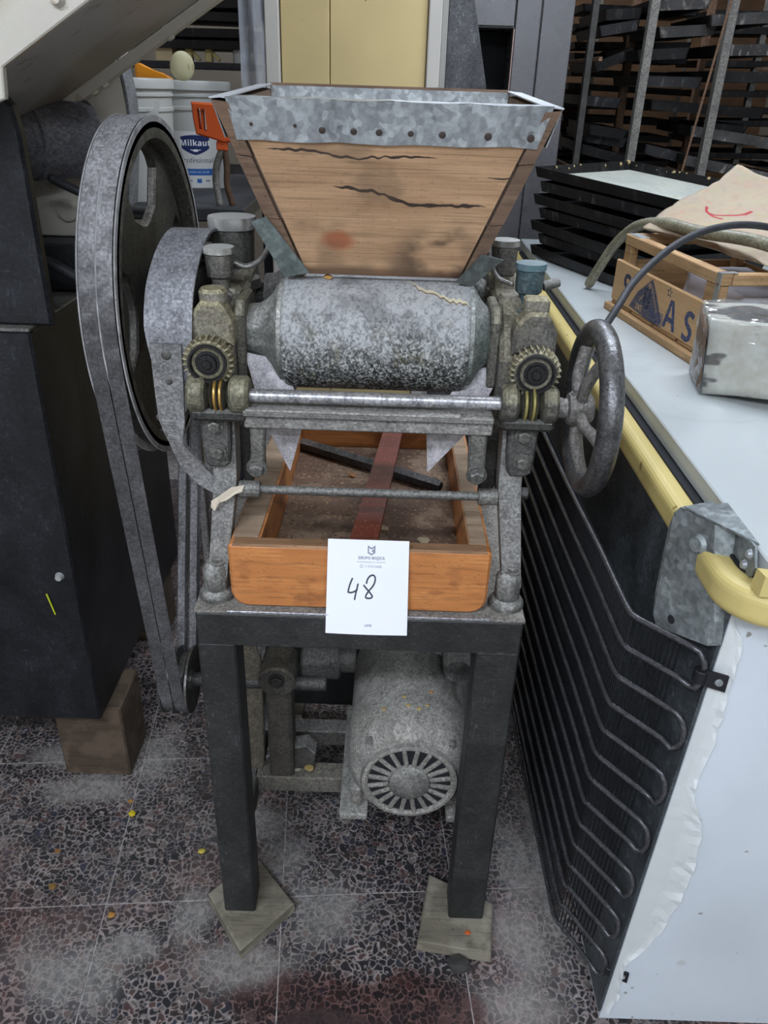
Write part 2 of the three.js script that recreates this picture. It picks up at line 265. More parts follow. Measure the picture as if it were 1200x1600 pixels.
T.terrazzo = (() => {      // covers x -1.2..1.2, z -2.2..0.2 of the floor; marble chips in a pale cement, flour trodden in, a wet stain
  const S = 2048, L = 2.4, N = 236, r = rng(909), PX = new Float32Array(N * N), PY = new Float32Array(N * N), PT = new Float32Array(N * N);
  for (let i = 0; i < N * N; i++) { PX[i] = r(); PY[i] = r(); PT[i] = r(); }
  const dusts = [[-0.1, -1.03, 0.13, 0.09], [-0.24, -0.9, 0.12, 0.05], [-0.2, -1.12, 0.07, 0.08], [-0.66, -1.3, 0.17, 0.05], [-0.53, -1.39, 0.07, 0.13], [-0.36, -1.0, 0.05, 0.09], [0.3, -0.96, 0.07, 0.12], [0.3, -1.15, 0.06, 0.12], [0.27, -0.84, 0.1, 0.06], [-0.45, -0.93, 0.08, 0.05], [-0.72, -1.4, 0.12, 0.06], [-0.28, -1.22, 0.12, 0.07], [0.36, -1.1, 0.05, 0.3], [-0.55, -0.88, 0.14, 0.09]];
  return tex(S, S, (u, v) => {
    const wx = -1.2 + u * L, wz = -2.2 + v * L;
    const x = u * N + 1.2 * (fbm(u, v, 110, 110, 2, 3) - 0.5), y = v * N + 1.2 * (fbm(u, v, 110, 110, 2, 13) - 0.5), xi = Math.floor(x), yi = Math.floor(y);
    let d1 = 9, d2 = 9, id = 0;
    for (let j = -1; j <= 1; j++) for (let i = -1; i <= 1; i++) { const k = ((yi + j + N) % N) * N + ((xi + i + N) % N), sz = 0.45 + 1.1 * PY[k] * PX[k] * 2, dx = xi + i + PX[k] - x, dy = yi + j + PY[k] - y, d = Math.sqrt(dx * dx + dy * dy) / sz; if (d < d1) { d2 = d1; d1 = d; id = k; } else if (d < d2) d2 = d; }
    const e = d2 - d1, big = fbm(u, v, 9, 9, 4, 23), fine = fbm(u, v, 300, 300, 2, 29), mid = fbm(u, v, 30, 30, 3, 33), t = PT[id];
    let chip = t < 0.5 ? [38, 37, 39] : t < 0.76 ? [50, 43, 41] : t < 0.87 ? [76, 58, 54] : t < 0.94 ? [96, 88, 84] : [50, 50, 58];
    const edge = 0.02 + 0.24 * mid; let c = mixc([140, 130, 125], chip, sstep(edge * 0.5, edge + 0.07, e)); c = c.map(q => q * (0.78 + 0.44 * fine));
    c = mixc(c, [118, 84, 76], 0.28 * sstep(0.5, 0.7, fbm(u, v, 13, 13, 3, 43)));
    let dm = 0.22 * sstep(0.45, 0.75, big); for (const q of dusts) { const dd = Math.hypot((wx - q[0]) / q[2], (wz - q[1]) / q[3]); dm = Math.max(dm, sstep(1.25, 0.25, dd + 1.1 * (mid - 0.5) + 0.4 * (fine - 0.5)) * 0.8); }
    c = mixc(c, [148, 145, 138], Math.min(0.95, dm * (0.8 + 0.6 * (fine - 0.4))));
    const ws = Math.hypot((wx - 0.0) / 0.21, (wz + 0.8) / 0.1) + 0.9 * (mid - 0.5); const wet = sstep(1.15, 0.8, ws); c = mixc(c, [c[0] * 0.62 + 6, c[1] * 0.5, c[2] * 0.48], wet * 0.85);
    const film = sstep(1.05, 0.95, Math.hypot((wx + 0.06) / 0.15, (wz + 0.75) / 0.075) + 0.3 * (mid - 0.5)); c = mixc(c, [56, 44, 42], film * 0.65);
    return c;
  });
})();

const M = {};
const iron = (rough, metal, o = {}) => std({ map: T.iron, vertexColors: true, roughness: rough, metalness: metal, bumpMap: T.bump, bumpScale: 0.0012, ...o });
T.iron.repeat.set(6, 6); T.bump.repeat.set(8, 8); T.galv.repeat.set(4.5, 4.5); T.black.repeat.set(3, 3); T.rough.repeat.set(4, 4);
M.iron = iron(0.62, 0.35);
M.steel = iron(0.36, 0.55, { bumpScale: 0.0005 });
M.dull = iron(0.85, 0.05);
M.black = std({ map: T.black, vertexColors: true, roughness: 0.55, metalness: 0.1, bumpMap: T.bump, bumpScale: 0.0006 });
M.belt = iron(0.8, 0.0, { bumpScale: 0.0006 });
M.brass = std({ color: 0xd0a860, roughness: 0.3, metalness: 0.85 }); M.dullbrass = std({ color: 0x9a9058, roughness: 0.5, metalness: 0.5 });
const wormM = std({ map: T.iron, color: 0x5c5a4c, roughness: 0.6, metalness: 0.3 });
M.galv = std({ map: T.galv, roughness: 0.5, metalness: 0.25, roughnessMap: T.rough });
M.oak = std({ map: T.oak, roughness: 0.75, bumpMap: T.oak, bumpScale: 0.0008 });
M.oldwood = std({ map: T.oldwood, roughness: 0.85, bumpMap: T.oldwood, bumpScale: 0.001 }); T.oldwood.repeat.set(3, 3); T.greywood.repeat.set(3, 3);
M.traywood = std({ map: T.traywood, roughness: 0.45, bumpMap: T.traywood, bumpScale: 0.0004 }); T.traywood.repeat.set(3.2, 3.2);
M.palewood = std({ map: T.palewood, roughness: 0.8 }); T.palewood.repeat.set(3, 3);
M.wornwood = std({ map: T.palewood, color: 0xe8d0b8, roughness: 0.8 });
M.traybed = std({ map: T.traybed, roughness: 0.8 }); T.traybed.repeat.set(2.4, 2.4);
M.redwood = std({ map: T.redwood, roughness: 0.5 }); T.redwood.repeat.set(2, 3);
M.cratewood = std({ map: T.cratewood, roughness: 0.75 }); T.cratewood.repeat.set(3, 3);
M.granite = std({ map: T.granite, roughness: 0.7, bumpMap: T.granite, bumpScale: 0.0005 });
M.white = std({ map: T.whitepaint, color: 0xdfe6ea, roughness: 0.38 });
M.marble = std({ map: T.marble, color: 0xd2d8d8, roughness: 0.28 });
M.cream = std({ map: T.cream, color: 0xdcd6c6, roughness: 0.5, bumpMap: T.bump, bumpScale: 0.0006 });
M.machinegrey = std({ map: T.cream, color: 0xb9b7b0, roughness: 0.42, metalness: 0.2 });
M.yellowtrim = std({ map: T.whitepaint, color: 0xd8c47c, roughness: 0.4 });
M.pan = std({ map: T.tray, color: 0x3a3a3a, roughness: 0.5, metalness: 0.3, bumpMap: T.bump, bumpScale: 0.001 }); T.tray.repeat.set(2, 2);
M.pandull = std({ map: T.tray, color: 0x5e5e60, roughness: 0.6, metalness: 0.2, bumpMap: T.bump, bumpScale: 0.001 });
M.panedge = std({ map: T.tray, color: 0x8e8c88, roughness: 0.7, metalness: 0.1, bumpMap: T.bump, bumpScale: 0.0015 });
M.panbase = std({ map: T.traybase, roughness: 0.6 }); T.traybase.repeat.set(2, 2);
M.rack = std({ map: T.iron, color: 0x8d8a84, roughness: 0.6, metalness: 0.4 });
M.rust = std({ map: T.iron, color: 0x8a6a52, roughness: 0.8, metalness: 0.2 });
M.stainless = std({ color: 0x6c6b6c, roughness: 0.42, metalness: 0.35, roughnessMap: T.rough });
M.darkhole = std({ color: 0x14161a, roughness: 0.8 });
M.wall = std({ map: T.whitepaint, color: 0xdedcd6, roughness: 0.8 });
M.ceiling = std({ map: T.whitepaint, color: 0xecebe6, roughness: 0.85 });
M.floor = std({ map: T.terrazzo, roughness: 0.55, bumpMap: T.bump, bumpScale: 0.0003 });
M.grout = std({ map: T.bump, color: 0xd8cec8, roughness: 0.9 });
M.plastic = std({ color: 0xbfc0ba, roughness: 0.4 });
M.rubber = std({ map: T.iron, color: 0x34363a, roughness: 0.6 });
M.orange = std({ map: T.whitepaint, color: 0xd95a1c, roughness: 0.45 });
const SEEUV = g => { g.userData.rawUV = true; return g; };
M.flour = std({ map: T.whitepaint, vertexColors: true, roughness: 0.95, bumpMap: T.bump, bumpScale: 0.0015 });
function planarUV(g, f) { if (g.index) g = g.toNonIndexed(); const p = g.attributes.position, uv = new Float32Array(p.count * 2); for (let i = 0; i < p.count; i++) { const q = f(p.getX(i), p.getY(i), p.getZ(i)); uv[i * 2] = q[0]; uv[i * 2 + 1] = q[1]; } g.setAttribute('uv', new THREE.BufferAttribute(uv, 2)); return SEEUV(g); }
const IRON = 0x9a9995, DARKIRON = 0x565552, FLOUR = 0xb8b6b0;

// ---------------------------------------------------------------- the room
{
  const floor = new THREE.Group(); floor.name = 'floor'; floor.userData.kind = 'structure'; scene.add(floor); OFF.set(floor, [0, 0, 0]);
  part(floor, 'floor_bed', B(-3.2, 3, -0.12, -0.0012, -4.9, 2.7, 0.001), M.grout);
  const a = THREE.MathUtils.degToRad(4.75), ca = Math.cos(a), sa = Math.sin(a), px = 0.3455, pz = 0.382, g0 = cbox(px - 0.0024, 0.012, pz - 0.0024, 0.0005);
  for (let i = -5; i <= 6; i++) for (let j = -5; j <= 4; j++) {
    // a joint crossing sits at (-0.523, -1.014)
    const lx = (i + 0.5) * px, lz = (j + 0.5) * pz, x = -0.523 + lx * ca + lz * sa, z = -1.014 - lx * sa + lz * ca;
    if (x < -2 || x > 1.7 || z < -2.9 || z > 0.2) continue;
    const g = planarUV(g0.clone().rotateY(a).translate(x, -0.006 + 0.0004 * (hash2(i + 20, j + 20, 4) - 0.5), z), (X, Y, Z) => [(X + 1.2) / 2.4, (Z + 2.2) / 2.4]);
    part(floor, 'floor_tile', g, M.floor);
  }
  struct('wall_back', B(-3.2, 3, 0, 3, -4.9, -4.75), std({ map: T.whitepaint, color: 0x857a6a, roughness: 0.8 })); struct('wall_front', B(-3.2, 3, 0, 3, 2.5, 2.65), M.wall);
  struct('wall_left', B(-3.2, -3.05, 0, 3, -4.75, 2.5), M.wall); struct('wall_right', B(2.85, 3, 0, 3, -4.75, 2.5), M.wall);
  struct('ceiling', B(-3.2, 3, 2.95, 3.1, -4.9, 2.65), M.ceiling);
}
const glow = std({ color: 0xffffff, emissive: LAMP, emissiveIntensity: 3, roughness: 0.5 });
LAMPS.forEach(([x, z, len, k], i) => {
  const t = thing('ceiling_light', ['fluorescent ceiling lamp above the mill', 'fluorescent ceiling lamp to the left behind the photographer', 'fluorescent ceiling lamp farthest behind the photographer', 'fluorescent ceiling lamp at the back of the room'][i], 'ceiling lamp', [x, LAMP_Y, z]);
  part(t, 'housing', prism([[-0.16, 0.02], [0.16, 0.02], [0.09, 0.09], [-0.09, 0.09]], -len / 2, len / 2, 'zy', 0.003).translate(x, LAMP_Y, z), M.ceiling);
  for (const s of [-1, 1]) part(t, 'hanger', rod([x + s * len * 0.4, LAMP_Y + 0.085, z], [x + s * len * 0.4, 2.955, z], 0.006), M.rack);
  for (const s of [-1, 1]) part(t, 'tube', rod([x - len / 2 + 0.02, LAMP_Y, z + s * 0.07], [x + len / 2 - 0.02, LAMP_Y, z + s * 0.07], 0.016), glow);
  const l = new THREE.RectAreaLight(LAMP, k, len, 0.26); l.position.set(0, -0.025, 0); l.rotation.x = -Math.PI / 2; l.castShadow = true; t.add(l);
});
// ---------------------------------------------------------------- the almond mill
const XM = -0.031;                                   // middle plane of the mill
const mill = thing('roller_mill', 'old cast iron two-roller mill on a black angle-iron stand, big belt wheel on its left', 'roller mill', [XM, 0.03, -1.25]);
{
  // stand
  const bk = 0x50524f;
  const st = part(mill, 'stand', paint(merge([
    B(-0.281, 0.217, 0.671, 0.733, -0.987, -1.035, 0.003), B(-0.281, -0.225, 0.671, 0.733, -1.03, -1.62, 0.003), B(0.157, 0.217, 0.671, 0.733, -1.03, -1.62, 0.003), B(-0.281, 0.217, 0.671, 0.733, -1.58, -1.63, 0.003)]), bk, 0.15), M.black);
  for (const [x0, x1] of [[-0.2815, -0.2225], [0.15, 0.2165]]) { part(st, 'leg', paint(B(x0, x1, 0.03, 0.676, -0.9865, -1.046, 0.003), bk, 0), M.black); part(st, 'leg', paint(B(x0, x1, 0.03, 0.676, -1.57, -1.63, 0.003), bk, 0), M.black); }
  part(st, 'top_plate', paint(B(-0.283, 0.219, 0.7325, 0.7375, -0.9855, -1.63, 0.001), 0x6f6e6a, 0.95, { flour: 0xaaa59c, fq: 30 }), M.dull);
  part(st, 'edge_strip', paint(B(-0.232, 0.165, 0.7355, 0.7395, -0.9845, -0.9885, 0.0008), 0xb9bcc2, 0), M.steel);
  part(st, 'side_rail', paint(B(-0.278, -0.238, 0.15, 0.2, -1.04, -1.6, 0.003), bk, 0.6), M.black); part(st, 'side_rail', paint(B(0.17, 0.212, 0.15, 0.2, -1.04, -1.6, 0.003), bk, 0.5), M.black);
  part(st, 'rear_shade_sheet', paint(B(-0.225, 0.157, 0.03, 0.672, -1.575, -1.579, 0.001), 0x2c2d2c, 0.2), M.black);  // added dark sheet: stands in for the deep shade behind the mill
  // cast side frames
  for (const s of [-1, 1]) {
    const X = v => s < 0 ? XM - v : XM + v;         // v: distance from the middle plane
    const fr = part(mill, 'side_frame', paint(prism([[-1.064, 1.02], [-1.064, 1.115], [-1.085, 1.145], [-1.12, 1.165], [-1.135, 1.185], [-1.165, 1.185], [-1.185, 1.17], [-1.235, 1.175], [-1.25, 1.19], [-1.31, 1.19], [-1.36, 1.15], [-1.4, 1.07], [-1.4, 1.0], [-1.3, 0.98], [-1.12, 0.985]], X(0.183), X(0.229), 'zy', 0.006), s < 0 ? IRON : 0x74736f, 0.85, { flour: 0xa7a08a }), M.iron);
    // front upright, foot boss, rear upright
    const ux = s < 0 ? -0.2335 : 0.1825;
    part(mill, 'upright', paint(merge([hull([[ux - 0.0165, 0.93, -1.048], [ux + 0.0165, 0.93, -1.048], [ux - 0.0165, 0.93, -1.085], [ux + 0.0165, 0.93, -1.085], [ux + s * 0.016 - 0.0145, 0.775, -1.02], [ux + s * 0.016 + 0.0135, 0.775, -1.02], [ux + s * 0.016 - 0.0145, 0.775, -1.05], [ux + s * 0.016 + 0.0135, 0.775, -1.05]]),
      hull([[ux - 0.0165, 1.03, -1.062], [ux + 0.0165, 1.03, -1.062], [ux - 0.0165, 1.03, -1.1], [ux + 0.0165, 1.03, -1.1], [ux - 0.0165, 0.93, -1.048], [ux + 0.0165, 0.93, -1.048], [ux - 0.0165, 0.93, -1.085], [ux + 0.0165, 0.93, -1.085]])]), 0xa6a5a1, 0.4), M.iron);
    const bx = s < 0 ? -0.2545 : 0.1935;
    const boss = part(mill, 'foot_boss', paint(lathe([[0, 0], [0.0275, 0], [0.0275, 0.006], [0.024, 0.012], [0.0195, 0.016], [0.0195, 0.05], [0.017, 0.056], [0.012, 0.062], [0, 0.064]], [bx, 0.7375, -1.03], [0, 1, 0], 28), 0x605f5b, 0.9), M.iron);
    part(boss, 'nut', paint(hexbolt([bx + 0.004, 0.799, -1.028], [0, 1, 0.1], 0.009, 0.01), 0x8b8a84, 0.6), M.iron);
    part(mill, 'rear_upright', paint(B(bx - 0.014, bx + 0.014, 0.7375, 1.0, -1.365, -1.395, 0.004), DARKIRON, 0.2), M.iron);
    // bolted joint plate
    const plx = s < 0 ? -0.2405 : 0.1915, pl = part(mill, 'joint_plate', paint(prism([[plx - 0.021, 1.042], [plx + 0.021, 1.042], [plx + 0.0195, 0.985], [plx + 0.017, 0.958], [plx + 0.01, 0.953], [plx - 0.012, 0.953], [plx - 0.0175, 0.96], [plx - 0.02, 0.985]], -1.062, -1.038, 'xy', 0.003), 0x605f5c, 0.4), M.iron);
    for (const [dx, y] of [[0.0, 1.018], [0.002, 0.978]]) { part(pl, 'bolt', paint(hexbolt([plx + dx, y, -1.038], [0, -0.1, 1], 0.0092, 0.011), 0x7e7c76, 0.5), M.iron); }
    // adjusting block with its square-headed bolt
    const gx = s < 0 ? -0.2405 : 0.196, ab = part(mill, 'adjusting_block', paint(prism([[gx - 0.03, 1.125], [gx + 0.029, 1.125], [gx + 0.029, 1.156], [gx + 0.02, 1.174], [gx + 0.012, 1.184], [gx - 0.013, 1.184], [gx - 0.026, 1.168], [gx - 0.03, 1.154]], -1.095, -1.058, 'xy', 0.005), s < 0 ? 0xa09a8a : 0x716f6d, s < 0 ? 1 : 0.6, { flour: 0xd2c8a4 }), M.iron);
    part(ab, 'bolt_head', paint(s < 0 ? lathe([[0, 0], [0.019, 0], [0.0195, 0.013], [0.016, 0.018], [0, 0.018]], [gx + 0.001, 1.18, -1.083], [0, 1, 0], 20) : B(gx - 0.017, gx + 0.016, 1.18, 1.2, -1.095, -1.068, 0.003), 0xa5a198, 0.9, { flour: 0xd2c8a4 }), M.iron);
    // worm wheel facing the viewer
    const wx = s < 0 ? -0.2425 : 0.197, wy = 1.109;
    const gw = part(mill, 'worm_wheel', paint(prismS(gearShape(0.0345, 0.0045, 26), -1.055, -1.032, 'xy', 0.002).translate(wx, wy, 0), s < 0 ? 0x858068 : 0x6e6d66, 0.8, { flour: 0xd6cca8 }), M.iron);
    part(gw, 'face_disc', paint(lathe([[0, 0.005], [0.012, 0.005], [0.013, 0.001], [0.021, 0.0], [0.023, 0.006], [0.026, 0.006], [0.026, -0.004]].reverse(), [wx, wy, -1.0325], [0, 0, 1], 36), 0x2f2e2e, 0), M.iron);
    part(gw, 'spindle_nut', paint(hexbolt([wx, wy, -1.031], [0, 0, 1], 0.0068, 0.008), 0x2c2b2a, 0), M.iron);
    // worm in its two bearings
    const y = 1.065, z = -1.035, [a, b, c, d] = s < 0 ? [-0.272, -0.247, -0.215, -0.188] : [0.154, 0.177, 0.21, 0.231];
    part(mill, 'worm_bearing', paint(rod([a, y, z], [b, y, z], 0.0262, 0.0262, 28, 0.16), s < 0 ? 0x85826f : 0x6a6964, 0.8, { flour: 0xb3ad92 }), M.iron);
    part(mill, 'worm_bearing', paint(rod([c, y, z], [d, y, z], 0.0262, 0.0262, 28, 0.16), s < 0 ? 0x85826f : 0x6a6964, 0.8, { flour: 0xb3ad92 }), M.iron);
    const wp = []; for (let i = 0; i <= 40; i++) { const t = i / 40; wp.push([0.0185 + 0.0045 * Math.cos(t * Math.PI * 2 * 4), t * (c - b)]); }
    const wm0 = part(mill, 'worm', lathe([[0, 0], ...wp, [0, c - b]], [b, y, z], [1, 0, 0], 28), wormM);
    for (const f of s < 0 ? [0.42, 0.66] : [0.3, 0.62]) part(wm0, 'brass_ring', new THREE.TorusGeometry(0.0215, 0.0024, 10, 40).rotateY(Math.PI / 2).translate(b + f * (c - b), y, z), s < 0 ? M.brass : M.dullbrass);
    part(mill, 'worm_bracket', paint(B(Math.min(a, d) + 0.002, Math.max(a, d) - 0.002, 1.03, 1.048, -1.018, -1.1, 0.005), 0x4a4945, 0.3), M.iron);
    // bearing flange by the roller neck
    part(mill, 'bearing_flange', paint(prism([[-1.088, 1.07], [-1.088, 1.16], [-1.1, 1.178], [-1.17, 1.178], [-1.19, 1.16], [-1.19, 1.07], [-1.17, 1.055], [-1.105, 1.055]], X(0.17), X(0.184), 'zy', 0.003), 0x77756c, 0.8, { flour: 0xa9a48f }), M.iron);
  }
  // oil cups: small one over each front bearing, big one over each rear bearing
  const cup = (x, y, z, r, h, hex, lidHex, dust) => {
    const c = part(mill, 'oil_cup', paint(lathe([[0, -0.035], [r * 1.2, -0.035], [r * 1.12, -0.022], [r * 0.66, -0.016], [r * 0.6, -0.007], [r * 0.66, -0.002], [r * 0.9, 0.002], [r * 0.93, 0.006], [r * 0.97, h - 0.01], [0, h - 0.01]], [x, y, z], [0, 1, 0], 28), hex, 0.5, { all: 0.15, flour: 0xb9b6ac }), M.iron);
    part(c, 'lid', paint(lathe([[r * 0.97, 0], [r * 1.06, 0.001], [r * 1.07, r > 0.03 ? 0.015 : 0.007], [r * 1.04, r > 0.03 ? 0.018 : 0.0095], [0, r > 0.03 ? 0.018 : 0.0095]], [x, y + h - (r > 0.03 ? 0.018 : 0.0095), z], [0, 1, 0], 36), lidHex, dust, { all: 0.04, flour: 0xd4d3cc, fq: 60 }), M.flour);
    return c;
  };
  cup(-0.2405, 1.2, -1.14, 0.0205, 0.041, 0x77756e, 0x8d8a80, 1);
  cup(0.1925, 1.192, -1.14, 0.0205, 0.041, 0x4c6a72, 0x56747a, 0.25);
  cup(-0.2435, 1.195, -1.265, 0.034, 0.068, 0x65645f, 0x84837c, 1.2);
  cup(0.171, 1.19, -1.265, 0.0205, 0.052, 0x5f5e59, 0x77756c, 0.7);
  part(mill, 'oil_pipe', paint(tube([[-0.222, 1.218, -1.15], [-0.205, 1.213, -1.15], [-0.185, 1.222, -1.16], [-0.172, 1.245, -1.18]], 0.0042, 24, 8), 0x8a8984, 0.5), M.steel);
  part(mill, 'oil_pipe', paint(tube([[0.17, 1.2, -1.15], [0.15, 1.208, -1.16], [0.139, 1.23, -1.175], [0.136, 1.262, -1.19]], 0.0032, 24, 8), 0x8a8984, 0.5), M.steel);
  part(mill, 'grease_nipple', paint(rod([0.213, 1.2, -1.145], [0.236, 1.206, -1.15], 0.0068), 0x7d7b75, 0.6), M.iron);
  // stone roller in front (granite), its necks, and the one behind
  const rollerGeo = (yc, zc, r, x0, x1) => {
    const g = new THREE.CylinderGeometry(r, r, x1 - x0, 96, 1, true), n = 96;
    const cap = lathe([[0, 0], [r - 0.006, 0], [r, 0.006]].reverse(), [0, 0, 0], [0, 1, 0], 96);
    const L = x1 - x0, body = new THREE.LatheGeometry([[0, 0], [r - 0.008, 0], [r - 0.0024, 0.0024], [r, 0.008], [r, L - 0.008], [r - 0.0024, L - 0.0024], [r - 0.008, L], [0, L]].map(p => new THREE.Vector2(Math.max(p[0], 1e-5), p[1])), 96).toNonIndexed();
    body.rotateZ(-Math.PI / 2); body.translate(x0, yc, zc);
    const p = body.attributes.position, uv = new Float32Array(p.count * 2);
    for (let i = 0; i < p.count; i += 3) {
      const us = [0, 1, 2].map(k => { let a = Math.atan2(p.getZ(i + k) - zc, p.getY(i + k) - yc) / (2 * Math.PI); return (a + 1) % 1; });
      const mx = Math.max(...us); for (let k = 0; k < 3; k++) { let u = us[k]; if (mx - u > 0.5) u += 1; uv[(i + k) * 2] = u; uv[(i + k) * 2 + 1] = (p.getX(i + k) - x0) / L; }
    }
    body.setAttribute('uv', new THREE.BufferAttribute(uv, 2)); return SEEUV(body);
  };
  const RY = 1.126, RZ = -1.14;
  const roll = part(mill, 'stone_roller', rollerGeo(RY, RZ, 0.08, -0.15, 0.11), M.granite);
  const neck = (x, d, yc, zc) => lathe([[0, 0], [0.073, 0], [0.0725, 0.006], [0.066, 0.011], [0.053, 0.019], [0.044, 0.028], [0.0385, 0.038], [0.037, 0.052], [0, 0.052]], [x, yc, zc], [d, 0, 0], 48);
  part(roll, 'neck', paint(neck(-0.149, -1, RY, RZ), 0x8c918a, 1, { all: 0.3, flour: 0xcfcec8 }), M.iron); part(roll, 'neck', paint(neck(0.109, 1, RY, RZ), 0x8e9a94, 1, { all: 0.25, flour: 0xc6cac6 }), M.iron);
  const rol2 = part(mill, 'stone_roller', rollerGeo(1.135, -1.3, 0.077, -0.15, 0.11), M.granite);
  part(rol2, 'neck', paint(neck(-0.149, -1, 1.135, -1.3), 0x6e7069, 0.6), M.iron); part(rol2, 'neck', paint(neck(0.109, 1, 1.135, -1.3), 0x787b74, 0.6), M.iron);
  part(mill, 'drive_shaft', paint(rod([-0.41, 1.14, -1.29], [-0.2, 1.14, -1.29], 0.02), DARKIRON, 0.2), M.iron);
  for (const [y, z, r] of [[1.126, -1.14, 0.081], [1.14, -1.29, 0.075]]) part(mill, 'roller_gear', paint(prismS(gearShape(r, 0.008, 30), -0.3, -0.268, 'zy', 0.002).translate(0, y, z), 0x33322f, 0.1), M.iron);
  // adjusting rod, scraper bar, tie rod
  part(mill, 'adjusting_rod', paint(rod([-0.189, 1.065, -1.035], [0.155, 1.065, -1.035], 0.0092), 0xd2d2d6, 0.3), M.steel);
  const sb = part(mill, 'scraper_bar', paint(merge([B(-0.196, 0.145, 1.042, 1.05, -1.012, -1.06, 0.0015), B(-0.196, 0.145, 1.022, 1.043, -1.02, -1.032, 0.002)]), 0x9c9a95, 0.85, { flour: 0xcac8c2 }), M.iron);
  part(sb, 'cover_strip', paint(B(-0.192, 0.1, 1.05, 1.0535, -1.01, -1.02, 0.001), 0xc6c4bd, 0.7), M.dull);
  for (const s of [-1, 1]) {
    const x0 = s < 0 ? -0.19 : 0.113, x1 = s < 0 ? -0.165 : 0.14, m = (x0 + x1) / 2 - (s < 0 ? 0.005 : -0.003);
    const arm = part(sb, 'scraper_arm', paint(prism([[x0, 1.044], [x1, 1.044], [x1 - (s < 0 ? 0.006 : 0), 0.99], [m + 0.011, 0.95], [m, 0.942], [m - 0.011, 0.95], [x0 + (s > 0 ? 0.003 : 0), 0.99]], -1.045, -1.026, 'xy', 0.003), 0x84827c, 0.5), M.iron);
    part(sb, 'bolt', paint(hexbolt([m, 0.96, -1.028], [0, -0.2, 1], 0.011, 0.013), 0x7a7974, 0.6), M.iron);
  }
  const tie = part(mill, 'tie_rod', paint(rod([-0.215, 0.916, -1.045], [0.165, 0.916, -1.045], 0.0066), 0x6d6c68, 0.6), M.iron);
  for (const [a, b] of [[-0.213, -0.182], [0.137, 0.166]]) part(tie, 'nut', paint(rod([a, 0.916, -1.045], [b, 0.916, -1.045], 0.0125, 0.0125, 14), 0x7b7973, 0.6), M.iron);
  part(tie, 'rod_end', paint(rod([0.198, 0.916, -1.06], [0.212, 0.916, -1.06], 0.009), 0x3a3937, 0.2), M.iron);
  // sheet-metal deflectors under the roller ends
  const sheet = std({ map: T.bump, color: 0xdcd6d6, roughness: 0.5, metalness: 0.1 });
  part(mill, 'deflector', slabQ([[-0.205, 1.105, -1.1], [-0.178, 1.012, -1.075], [-0.141, 0.935, -1.07], [-0.12, 1.012, -1.082], [-0.15, 1.09, -1.11]], [0.0003, 0.0002, -0.0016]), sheet);
  part(mill, 'deflector', slabQ([[0.165, 1.1, -1.1], [0.124, 1.012, -1.078], [0.062, 0.94, -1.07], [0.057, 1.012, -1.08], [0.115, 1.085, -1.11]], [0.0003, 0.0002, -0.0016]), sheet);
  part(mill, 'chute_side', slabQ([[-0.175, 1.07, -1.11], [-0.155, 0.99, -1.1], [-0.155, 0.99, -1.36], [-0.175, 1.07, -1.36]], [0.0016, 0, 0]), sheet);
  part(mill, 'chute_side', slabQ([[0.13, 1.07, -1.11], [0.113, 0.99, -1.1], [0.113, 0.99, -1.36], [0.13, 1.07, -1.36]], [0.0016, 0, 0]), sheet);
  // gear guard: bent strap over the gears, its tail twisted down to the tie rod
  const gg = part(mill, 'gear_guard', paint(ribbon([{ p: [-0.289, 1.22, -1.3], w: [0.029, 0, 0] }, { p: [-0.289, 1.243, -1.25], w: [0.029, 0, 0] }, { p: [-0.2895, 1.251, -1.19], w: [0.03, 0, 0] }, { p: [-0.291, 1.236, -1.125], w: [0.031, 0, 0] }, { p: [-0.294, 1.197, -1.072], w: [0.032, 0, 0] }, { p: [-0.296, 1.15, -1.052], w: [0.032, 0, 0] }, { p: [-0.294, 1.1, -1.052], w: [0.028, 0, 0] }, { p: [-0.29, 1.05, -1.06], w: [0.02, 0, 0] }], 0.004, 8), 0xaeb0b6, 0.7, { flour: 0xd8d9dc, fq: 60 }), M.iron);
  part(gg, 'guard_tail', paint(ribbon([{ p: [-0.3, 1.13, -1.046], w: [0.021, 0, 0] }, { p: [-0.301, 1.07, -1.046], w: [0.02, 0, 0] }, { p: [-0.302, 1.02, -1.048], w: [0.018, 0, 0] }, { p: [-0.299, 0.985, -1.05], w: [0.012, 0.002, 0.008] }, { p: [-0.286, 0.957, -1.052], w: [0.01, 0.012, 0.004] }, { p: [-0.266, 0.93, -1.052], w: [0.008, 0.011, 0] }, { p: [-0.245, 0.915, -1.05], w: [0.004, 0.011, 0] }], 0.006, 8), 0x9a9a9a, 0.5, { flour: 0xc8c7c3, fq: 60 }), M.iron);
  for (const [y, r] of [[1.115, 0.007], [1.078, 0.005]]) part(gg, 'rivet', paint(lathe([[0, 0.003], [r * 0.7, 0.002], [r, 0]].reverse(), [-0.3, y, -1.0425], [0, 0, 1], 14), 0x5d5c58, 0.4), M.iron);
  // belt wheel
  const FY = 1.14, FZ = -1.29, wheel = part(mill, 'belt_wheel', paint(lathe([[0.224, 0.05], [0.23, 0.051], [0.246, 0.051], [0.2425, 0.046], [0.2425, 0.005], [0.246, 0], [0.23, 0], [0.224, 0.002], [0.222, 0.012], [0.222, 0.04], [0.224, 0.05]].reverse(), [-0.408, FY, FZ], [1, 0, 0], 128), 0x66655e, 0.9, { flour: 0xb8b6b0, fq: 70 }), M.iron);
  for (const h of [0, 0.0245, 0.049]) part(wheel, 'rim_flange', paint(lathe([[0.238, 0], [0.2542, 0], [0.255, 0.001], [0.2542, 0.002], [0.238, 0.002]].reverse(), [-0.408 + h, FY, FZ], [1, 0, 0], 128), 0x8c8c8a, 1, { all: 0.7, flour: 0xcfcecb, fq: 90 }), M.flour);
